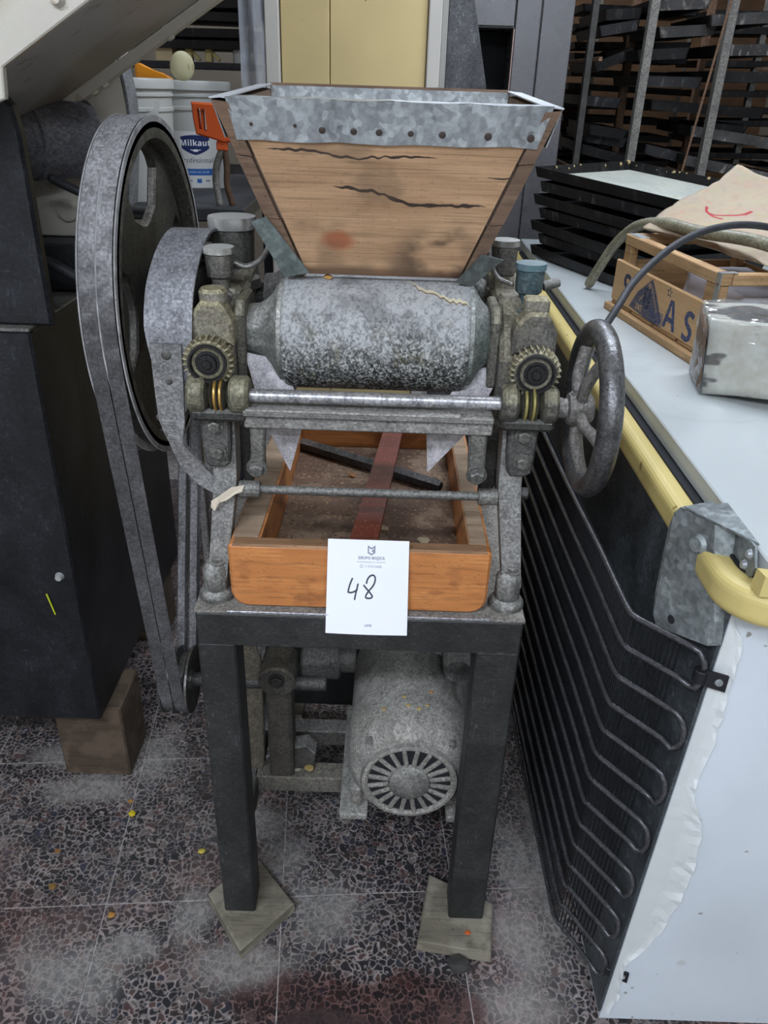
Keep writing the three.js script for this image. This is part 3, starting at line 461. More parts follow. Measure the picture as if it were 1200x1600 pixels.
  const ws = new THREE.Shape(); ws.absarc(0, 0, 0.224, 0, Math.PI * 2);
  for (let k = 0; k < 4; k++) {
    const a0 = (k * 90 - 3) * Math.PI / 180, P = [], ro = 0.211, ri = 0.104, ho = 0.44, hi = 0.42;
    for (let i = 0; i <= 14; i++) { const t = -1 + i / 7; P.push([a0 + ho * t * 1.0, ro - 0.02 * Math.pow(Math.abs(t), 4)]); }
    for (let i = 0; i <= 12; i++) { const t = 1 - i / 6; P.push([a0 + hi * t, ri + 0.03 * t * t + (i === 6 ? 0 : 0)]); }
    ws.holes.push(new THREE.Path(P.map(([a, r]) => new THREE.Vector2(Math.cos(a) * r, Math.sin(a) * r))));
  }
  part(wheel, 'web', paint(prismS(ws, -0.392, -0.378, 'zy', 0.003, 96).translate(0, FY, FZ), 0x4b4a44, 0.6, { all: 0.06, flour: 0xb6b3a8 }), M.iron);
  part(wheel, 'hub', paint(lathe([[0, 0], [0.05, 0], [0.05, 0.004], [0.042, 0.01], [0.038, 0.055], [0.034, 0.06], [0, 0.06]], [-0.4, FY, FZ], [1, 0, 0], 36), 0x4b4a44, 0.3), M.iron);
  // motor-side pulley, its shaft and two belts
  const PY = 0.42, PZ = -1.2, PR = 0.056;
  const pul = part(mill, 'small_pulley', paint(lathe([[0, 0], [0.064, 0], [0.065, 0.003], [0.052, 0.009], [0.052, 0.02], [0.065, 0.026], [0.052, 0.032], [0.052, 0.043], [0.065, 0.049], [0.064, 0.053], [0.05, 0.05], [0.02, 0.046], [0.02, 0.052], [0, 0.052]], [-0.409, PY, PZ], [1, 0, 0], 48), 0x6f6f6e, 0.4), M.steel);
  part(mill, 'pulley_shaft', paint(rod([-0.42, PY, PZ], [-0.1, PY, PZ], 0.014), 0x4a4a48, 0.2), M.iron);
  for (const xc of [-0.3945, -0.3715]) {             // closed loop: wheel arc, straight run, pulley arc, straight run
    const R = 0.2495, d = Math.hypot(FY - PY, FZ - PZ), ang = Math.atan2(FY - PY, FZ - PZ), al = Math.acos((R - PR) / d), pts = [];
    for (let i = 0; i <= 60; i++) { const a = ang - Math.PI + al + (2 * Math.PI - 2 * al) * i / 60; pts.push([Math.sin(a) * R + FY, Math.cos(a) * R + FZ]); }
    const e = pts[60], a1 = ang - Math.PI - al + 2 * Math.PI; const f = [Math.sin(a1) * PR + PY, Math.cos(a1) * PR + PZ];
    for (let i = 1; i < 10; i++) pts.push([e[0] + (f[0] - e[0]) * i / 10, e[1] + (f[1] - e[1]) * i / 10]);
    for (let i = 0; i <= 16; i++) { const a = a1 + 2 * al * i / 16; pts.push([Math.sin(a) * PR + PY, Math.cos(a) * PR + PZ]); }
    const e2 = pts[pts.length - 1], f2 = pts[0]; for (let i = 1; i < 10; i++) pts.push([e2[0] + (f2[0] - e2[0]) * i / 10, e2[1] + (f2[1] - e2[1]) * i / 10]);
    const n = pts.length, pos = [], sec = [[-0.0107, 0.0045], [0.0107, 0.0045], [0.0065, -0.0055], [-0.0065, -0.0055]];
    const row = i => { const p = pts[i % n], q = pts[(i + 1) % n], o = pts[(i + n - 1) % n], ty = q[0] - o[0], tz = q[1] - o[1], l = Math.hypot(ty, tz), ny = -tz / l, nz = ty / l; const sg = 1; return sec.map(([sx, sr]) => V(xc + sx, p[0] + ny * sr * sg, p[1] + nz * sr * sg)); };
    const test = row(0), flipN = (test[0].y - FY) ** 2 + (test[0].z - FZ) ** 2 < (test[2].y - FY) ** 2 + (test[2].z - FZ) ** 2 ? -1 : 1; if (flipN < 0) sec.forEach(s => { s[1] *= -1; });
    for (let i = 0; i < n; i++) { const A = row(i), Bq = row(i + 1); for (let j = 0; j < 4; j++) { const k = (j + 1) % 4; pos.push(...A[j].toArray(), ...A[k].toArray(), ...Bq[k].toArray(), ...A[j].toArray(), ...Bq[k].toArray(), ...Bq[j].toArray()); } }
    const g = new THREE.BufferGeometry(); g.setAttribute('position', new THREE.Float32BufferAttribute(pos, 3)); g.computeVertexNormals();
    part(mill, 'drive_belt', paint(g, 0x535253, 0.75, { all: 0.1, flour: 0xb4b3b5, fq: 80 }), M.belt);
  }
  // hand wheel
  const HX = 0.27, HY = 1.06, HZ = -1.037, hw = part(mill, 'hand_wheel', paint(new THREE.TorusGeometry(0.1055, 0.0155, 24, 80).rotateY(Math.PI / 2).translate(HX + 0.008, HY, HZ), 0x5f5f60, 0.55, { flour: 0x9b9b9c }), M.steel);
  part(hw, 'hub', paint(lathe([[0, 0], [0.013, 0], [0.014, 0.014], [0.021, 0.016], [0.0235, 0.022], [0.0225, 0.045], [0.016, 0.05], [0, 0.05]], [0.231, HY, HZ], [1, 0, 0], 28), 0x8d8a85, 0.8, { flour: 0xb4afa9 }), M.iron);
  part(hw, 'set_screw', paint(hexbolt([0.258, HY + 0.021, HZ], [0, 1, 0], 0.007, 0.009), 0x8d8a85, 0.6), M.iron);
  for (let k = 0; k < 5; k++) { const a = (90 + 36 + k * 72) * Math.PI / 180, q = (r, x, o) => [x, HY + Math.sin(a + o) * r, HZ + Math.cos(a + o) * r]; part(hw, 'spoke', paint(tube([q(0.014, 0.262, 0), q(0.045, 0.262, 0.12), q(0.075, 0.27, 0.16), q(0.1, 0.278, 0.1)], 0.0082, 20, 10), 0x8a8783, 0.7, { flour: 0xb4afa9 }), M.iron); }
  part(hw, 'wheel_shaft', paint(rod([0.2305, HY + 0.003, HZ], [0.24, HY + 0.003, HZ], 0.012), 0x8d8a85, 0.4), M.iron);
  // motor
  const MX = 0.062, MY = 0.335, MR = 0.113, mo = part(mill, 'motor', paint(lathe([[0, 0], [MR * 0.9, 0], [MR, 0.012], [MR, 0.18], [MR + 0.003, 0.183], [MR + 0.004, 0.245], [MR + 0.001, 0.275], [MR * 0.93, 0.3], [MR * 0.8, 0.315], [MR * 0.72, 0.318], [0, 0.318]], [MX, MY, -1.37], [0, 0, 1], 72), 0xa09e98, 0.9, { flour: 0xbcb9b0, fq: 26 }), M.dull);
  const fz = -1.0505; part(mo, 'grille_ring', paint(lathe([[0.075, -0.006], [0.0755, 0.004], [0.08, 0.0075], [0.0865, 0.006], [0.089, 0], [0.088, -0.008]].reverse(), [MX, MY - 0.006, fz], [0, 0, 1], 56), 0xa6a29a, 0.5), M.dull);
  part(mo, 'grille_recess', lathe([[0, 0], [0.076, 0]].reverse(), [MX, MY - 0.006, fz + 0.0012], [0, 0, 1], 40), M.darkhole);
  for (let k = 0; k < 20; k++) { const a = (k + 0.5) / 20 * Math.PI * 2; const g = cbox(0.04, 0.0085, 0.007, 0.002).translate(0.057, 0, 0).rotateZ(a).translate(MX, MY - 0.006, fz + 0.0045); part(mo, 'grille_bar', paint(g, 0x9d9991, 0.3), M.dull); }
  part(mo, 'grille_boss', paint(lathe([[0, 0.017], [0.028, 0.016], [0.036, 0.012], [0.0395, 0.003], [0.0395, 0]].reverse(), [MX, MY - 0.006, fz], [0, 0, 1], 40), 0x6f6d68, 0.9), M.dull);
  for (const [dx, dy] of [[-0.085, -0.075], [0.085, -0.075], [-0.08, 0.078], [0.08, 0.078]]) part(mo, 'cover_bolt', paint(hexbolt([MX + dx * 0.92, MY + dy * 0.92, -1.07], [0, 0, 1], 0.0055, 0.011), 0x8a8882, 0.6), M.iron);
  for (const s of [-1, 1]) part(mo, 'motor_foot', paint(merge([B(MX + s * 0.075, MX + s * 0.128, 0.208, 0.224, -1.06, -1.36, 0.003), B(MX + s * 0.085, MX + s * 0.108, 0.22, 0.27, -1.08, -1.34, 0.004)]), 0x96928a, 0.8), M.dull);
  part(mo, 'capacitor', paint(lathe([[0, 0], [0.026, 0], [0.0275, 0.003], [0.0275, 0.1], [0.0255, 0.105], [0.012, 0.1055], [0, 0.1055]], [MX + 0.087, MY + 0.142, -1.29], [0, -0.05, 1], 32), 0x5f605f, 0.8), M.dull);
  // bearing and gear casting between pulley and motor
  part(mill, 'motor_rail', paint(B(-0.245, 0.185, 0.16, 0.2, -1.168, -1.212, 0.002), 0x7b776f, 0.9, { flour: 0x8f897d }), M.dull); part(mill, 'motor_rail', paint(B(-0.245, 0.185, 0.16, 0.2, -1.3, -1.34, 0.002), 0x67635c, 0.6), M.dull);
  part(mill, 'motor_plate', paint(B(-0.055, 0.19, 0.2, 0.208, -1.12, -1.38, 0.002), 0x55524c, 0.4), M.dull);
  const pb = part(mill, 'pillow_block', paint(merge([B(-0.213, -0.165, 0.2, 0.445, -1.165, -1.225, 0.006), rod([-0.189, 0.455, -1.155], [-0.189, 0.455, -1.235], 0.035, 0.035, 28)]), 0x4b4842, 0.6, { flour: 0x7d7666 }), M.dull);
  part(pb, 'bolt', paint(hexbolt([-0.189, 0.462, -1.155], [0, 0, 1], 0.012, 0.008), 0x3a3936, 0), M.iron);
  part(mill, 'coupling', paint(merge([rod([-0.15, 0.45, -1.24], [-0.075, 0.45, -1.24], 0.04, 0.04, 32), rod([-0.08, 0.45, -1.24], [-0.045, 0.45, -1.24], 0.026)]), 0x4a4946, 0.3), M.dull);
  part(mill, 'bearing_stop', paint(prism([[-0.175, 0.2], [-0.125, 0.2], [-0.122, 0.245], [-0.14, 0.266], [-0.165, 0.26], [-0.178, 0.235]], -1.19, -1.225, 'xy', 0.003), 0x4d4a44, 0.6), M.dull);
  part(mill, 'mounting_plate', paint(prism([[-0.262, 0.54], [-0.232, 0.52], [-0.222, 0.47], [-0.224, 0.34], [-0.226, 0.24], [-0.238, 0.13], [-0.25, 0.075], [-0.268, 0.08], [-0.275, 0.2], [-0.26, 0.3], [-0.256, 0.4], [-0.27, 0.47]], -1.19, -1.2, 'xy', 0.002), 0x6e675a, 0.2, { all: 0.35, flour: 0x8e836c }), M.dull);
}
// wooden feet
{
  const foot = (pts, label) => {
    const poly = pts.map(p => [p[0], p[1]]);
    solo('wooden_block', prism(poly, 0, 0.0295, 'xz', 0.003), M.footwood ??= std({ map: T.greywood, color: 0xe6e2d8, roughness: 0.95, bumpMap: T.greywood, bumpScale: 0.001 }), label, 'wood block', [(pts[0][0] + pts[2][0]) / 2, 0, (pts[0][1] + pts[2][1]) / 2]);
  };
  foot([[-0.322, -1.025], [-0.239, -0.909], [-0.15, -1.01], [-0.242, -1.117]], 'flour-dusted wooden block, turned cornerwise, under the left front leg of the mill');
  foot([[0.089, -0.939], [0.226, -0.919], [0.24, -1.024], [0.116, -1.085]], 'flour-dusted wooden block under the right front leg of the mill');
  foot([[-0.32, -1.54], [-0.19, -1.53], [-0.185, -1.67], [-0.32, -1.67]], 'wooden block under the left rear leg of the mill');
  foot([[0.12, -1.53], [0.25, -1.53], [0.25, -1.67], [0.12, -1.67]], 'wooden block under the right rear leg of the mill');
}
// ---------------------------------------------------------------- hopper
{
  const h = thing('wooden_hopper', 'square wooden feed hopper with a galvanised rim, sitting on top of the mill rollers', 'hopper', [XM + 0.02, 1.213, -1.2]);
  const bot = 1.213, yf = 1.424, yb = 1.434, zfB = -1.118, zfT = -1.02, zbB = -1.29, zbT = -1.385;
  const L = { b: -0.137, t: -0.212 }, Rr = { b: 0.113, t: 0.187 }, t = 0.019;
  const FP = [[L.b + t + 0.0028, bot, zfB], [Rr.b - t - 0.0022, bot, zfB], [Rr.t - t - 0.0022, yf, zfT], [L.t + t + 0.0028, yf, zfT]];
  part(h, 'front_board', planarUV(slabQ(FP, [0, 0, -0.019]), (x, y) => [(x + 0.243) / 0.46, (y - bot) / 0.225]), M.oak);
  const frontSide = (s, b, tt) => {                  // side board in two lengths with a joint
    const at = f => [b + (tt - b) * f, bot + (yf - bot) * f, zfB + (zfT - zfB) * f + 0.001], ab = f => [b + (tt - b) * f, bot + (yb - bot) * f, zbB + (zbT - zbB) * f];
    const mk = (f0, f1, nm, sh) => { const q = [at(f0), at(f1), ab(f1), ab(f0)].map(p => [p[0] + sh * s, p[1], p[2]]); part(h, nm, slabQ(q, [-s * t * 0.98, -0.002, 0]), M.oldwood); };
    mk(0, 0.36, 'side_board', 0); mk(0.364, 0.72, 'side_board', 0.001); mk(0.724, 1, 'side_board', 0);
  };
  frontSide(-1, L.b, L.t); frontSide(1, Rr.b, Rr.t);
  part(h, 'back_board', slabQ([[L.b + t, bot, zbB], [Rr.b - t, bot, zbB], [Rr.t - t, yb, zbT], [L.t + t, yb, zbT]], [0, 0.007, 0.017]), M.oldwood);
  // galvanised bands: front one outside with a wavy lower edge and nails, back one inside
  const slope = (zfT - zfB) / (yf - bot), zAt = y => zfT + (y - yf) * slope;
  const top = [], low = []; for (let i = 0; i <= 12; i++) { const f = i / 12, x = L.t + 0.016 + f * (Rr.t - L.t - 0.025), xl = L.t + 0.024 + f * (Rr.t - L.t - 0.045), yl = 1.382 + 0.0012 * Math.sin(i * 1.9) + (i > 8 ? 0.001 : 0); top.push([x, yf + 0.004 + 0.001 * Math.sin(i * 2.3), zAt(yf) + 0.003]); low.push([xl, yl, zAt(yl) + 0.0035]); }
  const pos = []; const tri = (a, b, c) => pos.push(...a, ...b, ...c), back = p => [p[0], p[1] - 0.0004, p[2] - 0.0016];
  for (let i = 0; i < 12; i++) { tri(low[i], low[i + 1], top[i + 1]); tri(low[i], top[i + 1], top[i]); const f0 = [top[i][0], top[i][1] + 0.001, top[i][2] - 0.02], f1 = [top[i + 1][0], top[i + 1][1] + 0.001, top[i + 1][2] - 0.02]; tri(top[i], top[i + 1], f1); tri(top[i], f1, f0); tri(back(low[i]), back(low[i + 1]), low[i + 1]); tri(back(low[i]), low[i + 1], low[i]); }
  const bg = new THREE.BufferGeometry(); bg.setAttribute('position', new THREE.Float32BufferAttribute(pos, 3)); bg.computeVertexNormals();
  M.galv.side = THREE.DoubleSide;
  const band = part(h, 'rim_band', bg, M.galv);
  const nailM = std({ color: 0x4a403a, roughness: 0.7, metalness: 0.4 });
  for (const [f, r] of [[0.062, 0.0022], [0.2, 0.0022], [0.285, 0.004], [0.385, 0.004], [0.465, 0.004], [0.565, 0.0035], [0.665, 0.0042], [0.81, 0.0045], [0.945, 0.0046]]) { const x = L.t + 0.02 + f * (Rr.t - L.t - 0.03), y = 1.396 - 0.002 * f + (f < 0.25 ? 0.004 : 0); part(band, 'nail', lathe([[0, 0.0016], [r * 0.6, 0.0014], [r, 0]].reverse(), [x, y, zAt(y) + 0.0034], [0, -0.4, 1], 12), nailM); }
  part(h, 'rim_band', slabQ([[L.t + t, yb + 0.003, zbT + 0.02], [Rr.t - t, yb + 0.003, zbT + 0.02], [Rr.t - t - 0.008, yb - 0.04, zbT + 0.041], [L.t + t + 0.008, yb - 0.04, zbT + 0.041]], [0, 0.0004, 0.0015]), M.galv);
  for (const s of [-1, 1]) {
    const e = s < 0 ? L.t : Rr.t, dusty = std({ map: T.whitepaint, color: 0xc4c6c6, roughness: 0.8, bumpMap: T.bump, bumpScale: 0.001 });
    part(h, 'rim_cap', slabQ([[e + s * 0.002, yf + 0.003, zfT + 0.003], [e - s * 0.022, yf + 0.005, zfT + 0.001], [e - s * 0.022, yb + 0.006, zbT], [e + s * 0.002, yb + 0.004, zbT]], [0, -0.0016, 0]), dusty);
    part(h, 'rim_band', slabQ([[e + s * 0.0025, yf + 0.003, zfT - 0.004], [e + s * 0.0025, yb + 0.004, zbT], [e - s * 0.009, yb - 0.042, zbT + 0.02], [e - s * 0.009, yf - 0.04, zfT - 0.02]], [-s * 0.0015, 0, 0]), M.galv);
  }
  part(h, 'rim_cap', slabQ([[L.t + 0.012, yf + 0.0035, zfT + 0.002], [Rr.t - 0.012, yf + 0.0035, zfT + 0.002], [Rr.t - 0.02, yf + 0.005, zfT - 0.022], [L.t + 0.02, yf + 0.005, zfT - 0.022]], [0, -0.0015, 0]), M.galv);
  part(h, 'corner_strap', slabQ([[-0.183, 1.284, -1.078], [-0.163, 1.291, -1.075], [-0.112, 1.216, -1.108], [-0.146, 1.209, -1.11]], [0, 0.0006, -0.0016]), std({ map: T.galv, color: 0xb4beb8, roughness: 0.6, metalness: 0.2 }));
  part(h, 'corner_strap', slabQ([[0.087, 1.209, -1.112], [0.118, 1.25, -1.092], [0.147, 1.244, -1.092], [0.11, 1.203, -1.114]], [0, 0.0006, -0.0016]), std({ map: T.galv, color: 0x868a84, roughness: 0.7, metalness: 0.2 }));
}
// ---------------------------------------------------------------- drawer tray under the rollers, what lies in it, the paper
{
  const ty = 0.7385, t = thing('wooden_tray', 'orange-brown varnished wooden tray with rounded lower corners, under the mill rollers', 'tray', [-0.033, ty, -1.3]);
  const s = new THREE.Shape(), x0 = -0.227, x1 = 0.16, yt = 0.848, rb = 0.03, rt = 0.008;
  s.moveTo(x0 + rb, ty + 0.001); s.lineTo(x1 - rb, ty + 0.001); s.quadraticCurveTo(x1 - 0.002, ty + 0.002, x1 - 0.001, ty + rb); s.lineTo(x1, yt - rt); s.quadraticCurveTo(x1, yt, x1 - rt, yt); s.lineTo(x0 + rt, yt); s.quadraticCurveTo(x0, yt, x0, yt - rt); s.lineTo(x0 + 0.001, ty + rb); s.quadraticCurveTo(x0 + 0.003, ty + 0.001, x0 + rb, ty + 0.001);
  part(t, 'front_board', prismS(s, -1.022, -0.998, 'xy', 0.004), M.traywood);
  part(t, 'worn_edge', hull([[x0 + 0.006, yt - 0.004, -0.9985], [x1 - 0.006, yt - 0.003, -0.9985], [x0 + 0.008, yt + 0.0007, -1.001], [x1 - 0.008, yt + 0.0007, -1.001], [x0 + 0.008, yt + 0.0007, -1.02], [x1 - 0.008, yt + 0.0007, -1.02], [x0 + 0.006, yt - 0.004, -1.0215], [x1 - 0.006, yt - 0.003, -1.0215]]), M.wornwood);
  for (const [a, b] of [[-0.2245, -0.181], [0.127, 0.1575]]) {
    const sd = part(t, 'side_board', hull([[a, ty + 0.002, -1.0215], [b, ty + 0.002, -1.0215], [a, yt - 0.001, -1.0215], [b, yt - 0.001, -1.0215], [a, ty + 0.002, -1.6], [b, ty + 0.002, -1.6], [a, 0.822, -1.6], [b, 0.822, -1.6]]), M.traywood);
    part(sd, 'worn_top_edge', hull([[a - 0.0005, yt - 0.006, -1.022], [b - 0.004, yt - 0.004, -1.022], [a + 0.002, yt + 0.001, -1.022], [b - 0.004, yt + 0.001, -1.022], [a - 0.0005, 0.816, -1.6], [b - 0.004, 0.818, -1.6], [a + 0.002, 0.824, -1.6], [b - 0.004, 0.824, -1.6]]), M.palewood);
  }
  part(t, 'rear_board', B(-0.181, 0.127, ty + 0.002, 0.814, -1.575, -1.6), M.traywood);
  part(t, 'bottom_board', B(-0.181, 0.127, ty + 0.004, 0.755, -1.022, -1.575, 0.001), M.traybed);
  solo('wooden_lath', hull([[-0.05, 0.8485, -1.0], [-0.009, 0.8485, -1.0], [-0.05, 0.8575, -1.0], [-0.009, 0.8575, -1.0], [0.003, 0.8147, -1.6], [0.041, 0.8147, -1.6], [0.003, 0.8237, -1.6], [0.041, 0.8237, -1.6]]), M.redwood, 'dark red wooden lath lying lengthwise across the wooden tray', 'lath', [-0.005, 0.815, -1.3]);
  const q0 = V(-0.178, 0.768, -1.555), q1 = V(0.108, 0.768, -1.372);
  const bar = thing('iron_bar', 'dark hexagonal iron bar lying slantwise in the wooden tray', 'bar', [-0.035, 0.755, -1.46]);
  part(bar, 'shank', paint(flatten(lathe([[0, 0], [0.012, 0], [0.0132, 0.002], [0.0132, q0.distanceTo(q1) - 0.012], [0, q0.distanceTo(q1) - 0.012]], q0.toArray(), q1.clone().sub(q0).toArray(), 6)), 0x55555a, 0.4), M.steel);
  part(bar, 'worn_tip', paint(flatten(lathe([[0, 0], [0.0125, 0], [0.009, 0.011], [0, 0.012]], q1.clone().lerp(q0, 0.012 / q0.distanceTo(q1)).toArray(), q1.clone().sub(q0).toArray(), 6)), 0x3c3c40, 0.2), M.iron);
  const note = ctex(512, 560, (g, w, h) => {
    g.fillStyle = '#f6f8fd'; g.fillRect(0, 0, w, h); g.strokeStyle = '#8d93a0'; g.lineWidth = 8; g.lineJoin = 'miter';
    const lx = 276, ly = 54;      // emblem: M over G in a shield
    g.beginPath(); g.moveTo(lx - 20, ly + 22); g.lineTo(lx - 20, ly - 18); g.lineTo(lx, ly - 6); g.lineTo(lx + 20, ly - 18); g.lineTo(lx + 20, ly - 4); g.lineTo(lx + 2, ly + 10); g.stroke();
    g.beginPath(); g.moveTo(lx - 20, ly + 16); g.lineTo(lx, ly + 28); g.lineTo(lx + 20, ly + 16); g.lineTo(lx + 20, ly + 6); g.lineTo(lx + 8, ly + 12); g.stroke();
    g.fillStyle = '#7b818d'; g.textAlign = 'center'; g.font = 'bold 23px sans-serif'; g.fillText('GRUPO MUJICA', lx, 110); g.font = '13px sans-serif'; g.fillStyle = '#a3a8b2'; g.fillText('INTERMEDIARIOS & SUBASTAS', lx, 130);
    g.fillStyle = '#8d93a0'; g.font = '19px sans-serif'; g.fillText('11 6703 6488', lx + 10, 157); g.lineWidth = 2.5; g.beginPath(); g.arc(lx - 62, 150, 8, 0, 7); g.stroke();
    g.strokeStyle = '#43464f'; g.lineWidth = 10; g.lineCap = 'round'; g.lineJoin = 'round';
    g.beginPath(); g.moveTo(160, 224); g.bezierCurveTo(146, 252, 136, 290, 136, 305); g.bezierCurveTo(160, 312, 182, 298, 192, 286); g.stroke(); g.beginPath(); g.moveTo(196, 256); g.bezierCurveTo(190, 290, 180, 320, 178, 346); g.stroke();
    g.beginPath(); g.moveTo(250, 248); g.bezierCurveTo(252, 222, 268, 200, 290, 200); g.bezierCurveTo(312, 206, 306, 246, 286, 270); g.bezierCurveTo(262, 296, 242, 322, 248, 334); g.bezierCurveTo(264, 342, 290, 336, 288, 324); g.bezierCurveTo(280, 308, 252, 284, 234, 262); g.stroke();
    g.fillStyle = '#6d7380'; g.font = 'bold 19px sans-serif'; g.fillText('LOTE', lx - 10, 510);
  });
  const P = [], rows = 8, cols = 6, at = (u, v) => [-0.0795 + 0.1175 * u + (1 - v) * (-0.0035 + 0.0065 * u), 0.707 + 0.157 * v, -0.9815 - 0.0155 * v + 0.0015 * Math.sin(u * 3.1) * (1 - v)];
  const pos = [], uv = []; for (const back of [0, 1]) for (let j = 0; j < rows; j++) for (let i = 0; i < cols; i++) { const q = [[i, j], [i + 1, j], [i + 1, j + 1], [i, j], [i + 1, j + 1], [i, j + 1]]; if (back) q.reverse(); for (const [a, b] of q) { const p = at(a / cols, b / rows); pos.push(p[0], p[1], p[2] - back * 0.0004); uv.push(a / cols, b / rows); } }
  const pg = new THREE.BufferGeometry(); pg.setAttribute('position', new THREE.Float32BufferAttribute(pos, 3)); pg.setAttribute('uv', new THREE.Float32BufferAttribute(uv, 2)); pg.computeVertexNormals(); SEEUV(pg);
  solo('paper_sign', pg, std({ map: note, roughness: 0.8 }), 'white paper lot sign with a handwritten 48, leaning against the wooden tray', 'paper sign', [-0.02, 0.738, -0.985]);
}
// ---------------------------------------------------------------- the chest freezer on the right
{
  const fz = thing('chest_freezer', 'white chest freezer seen from its back, black condenser coil on the dark back panel', 'freezer', [0.8, 0, -1.8]);
  const zN = y => -0.815 + 0.03 * y / 0.93, xN = y => 0.404 + 0.014 * y / 0.93;
  part(fz, 'body', hull([[xN(0.02), 0.02, zN(0)], [1.2, 0.02, zN(0)], [xN(0.93), 0.93, zN(0.93)], [1.2, 0.93, zN(0.93)], [xN(0.02), 0.02, -2.72], [1.2, 0.02, -2.72], [xN(0.93), 0.93, -2.73], [1.2, 0.93, -2.73]]), M.white);
  const dp = std({ map: T.black, color: 0x8c969a, roughness: 0.5, metalness: 0.3 });
  part(fz, 'back_panel', slabQ([[xN(0.04) - 0.001, 0.04, zN(0.04) - 0.001], [xN(0.92) - 0.001, 0.92, zN(0.92) - 0.001], [xN(0.92) - 0.001, 0.92, -2.7], [xN(0.04) - 0.001, 0.04, -2.7]], [-0.004, 0, 0]), dp);
  const rr = (x0, x1, z0, z1, r) => { const s = new THREE.Shape(); s.moveTo(x0 + r, z0); s.lineTo(x1 - r, z0); s.absarc(x1 - r, z0 + r, r, -Math.PI / 2, 0); s.lineTo(x1, z1 - r); s.absarc(x1 - r, z1 - r, r, 0, Math.PI / 2); s.lineTo(x0 + r, z1); s.absarc(x0 + r, z1 - r, r, Math.PI / 2, Math.PI); s.lineTo(x0, z0 + r); s.absarc(x0 + r, z0 + r, r, Math.PI, Math.PI * 1.5); return s; };
  part(fz, 'yellow_rim', prismS(rr(0.382, 1.23, -2.75, -0.72, 0.07), 0.922, 0.967, 'xz', 0.014, 16, 5), M.yellowtrim);
  part(fz, 'rim_gasket', prismS(rr(0.409, 1.2, -2.73, -0.745, 0.05), 0.966, 0.9705, 'xz', 0.001, 12), M.darkhole);
  part(fz, 'corner_wedge', hull([[0.41, 0.9675, -0.727], [0.48, 0.9675, -0.722], [0.412, 0.992, -0.729], [0.48, 0.992, -0.724], [0.408, 0.9675, -0.747], [0.48, 0.9675, -0.734], [0.41, 0.992, -0.747], [0.48, 0.992, -0.734]]), M.yellowtrim);
  // serpentine condenser
  const blackTube = std({ map: T.iron, color: 0x6a6a6e, roughness: 0.32, metalness: 0.5 });
  const ys = k => 0.834 - 0.0546 * k, xB = k => 0.332, zB = k => -0.868 - 0.05 * k / 13, zE = k => -0.79 - 0.035 * k / 13, cu = [];
  const far = -2.3, drop = 0.03;
  for (let k = 0; k < 14; k++) {
    const y = ys(k), xe = xN(y) - 0.0105, a = [xB(k) + 0.011, zB(k) + 0.004], b = [xe - 0.014, zE(k) - 0.013], L2 = f => [a[0] + (b[0] - a[0]) * f, y + 0.004 * f, a[1] + (b[1] - a[1]) * f];
    const run = [[0.318, y - drop, far], [0.32, y - drop * 0.8, -2.0], [0.323, y - drop * 0.55, -1.65], [0.328, y - 0.011, -1.25], [0.331, y - 0.004, -1.05], [xB(k), y - 0.001, zB(k) - 0.045], [xB(k) + 0.0005, y, zB(k) - 0.02], [xB(k) + 0.003, y, zB(k) - 0.006], L2(0), L2(0.33), L2(0.67), L2(1)];
    if (k % 2 === 0) { cu.push(...run); for (let i = 1; i < 8; i++) { const t = i / 8 * Math.PI, q = Math.sin(t); cu.push([xe - 0.012 + 0.012 * q, y - 0.0273 + 0.0313 * Math.cos(t), zE(k) - 0.011 + 0.012 * q]); } }
    else { cu.push(...run.reverse()); if (k < 13) for (let i = 1; i < 5; i++) { const t = i / 5 * Math.PI; cu.push([0.318, y - drop - 0.0273 + 0.0273 * Math.cos(t), far - 0.024 * Math.sin(t)]); } }
  }
  part(fz, 'condenser_tube', tube(cu, 0.0041, 1500, 8), blackTube);
  const wires = [], w = (x, z, y0, y1) => { for (const s of [-1, 1]) wires.push(new THREE.CylinderGeometry(0.0009, 0.0009, y1 - y0, 5, 1, true).translate(x + s * 0.0042, (y0 + y1) / 2, z)); };
  for (let i = 0; i < 10; i++) { const f = i / 9; const z0 = -0.868 + 0.002 + f * 0.042, x0 = 0.336 + f * 0.045; wires.push(rod([x0 + 0.005, 0.835, z0 - 0.003], [x0 + 0.005, 0.128, z0 - 0.053], 0.0013, 0.0013, 5)); }
  for (let i = 0; i < 190; i++) { const z = -0.875 - i * 0.0072, d = Math.min(drop, (-0.875 - z) * 0.022); wires.push(rod([0.331 - 0.009 * i / 190 + 0.005, 0.836 - d, z], [0.331 - 0.009 * i / 190 + 0.005, 0.122 - d, z - 0.045], 0.0011, 0.0011, 4)); }
  const wm = part(fz, 'fin_wires', merge(wires), std({ color: 0x1d1d20, roughness: 0.5, metalness: 0.3 })); wm.userData.kind = 'stuff';
  for (const k of [0, 12]) {
    const y = ys(k) - 0.027, z = zE(k); const c = part(fz, 'coil_clip', merge([rod([0.402, y + 0.009, z + 0.001], [0.402, y - 0.009, z + 0.001], 0.009), slabQ([[0.405, y + 0.012, z + 0.004], [0.43, y + 0.011, z + 0.014], [0.43, y - 0.014, z + 0.014], [0.405, y - 0.012, z + 0.004]], [0, 0, 0.003])]), std({ color: 0x26272a, roughness: 0.45, metalness: 0.4 }));
    part(c, 'screw', lathe([[0, 0.004], [0.004, 0.003], [0.0055, 0]].reverse(), [0.421, y - 0.001, z + 0.0135], [0, 0, 1], 12), M.galv);
  }
  // galvanised lid hinge
  const gm = std({ map: T.galv, color: 0xcdd0ce, roughness: 0.5, metalness: 0.4 });
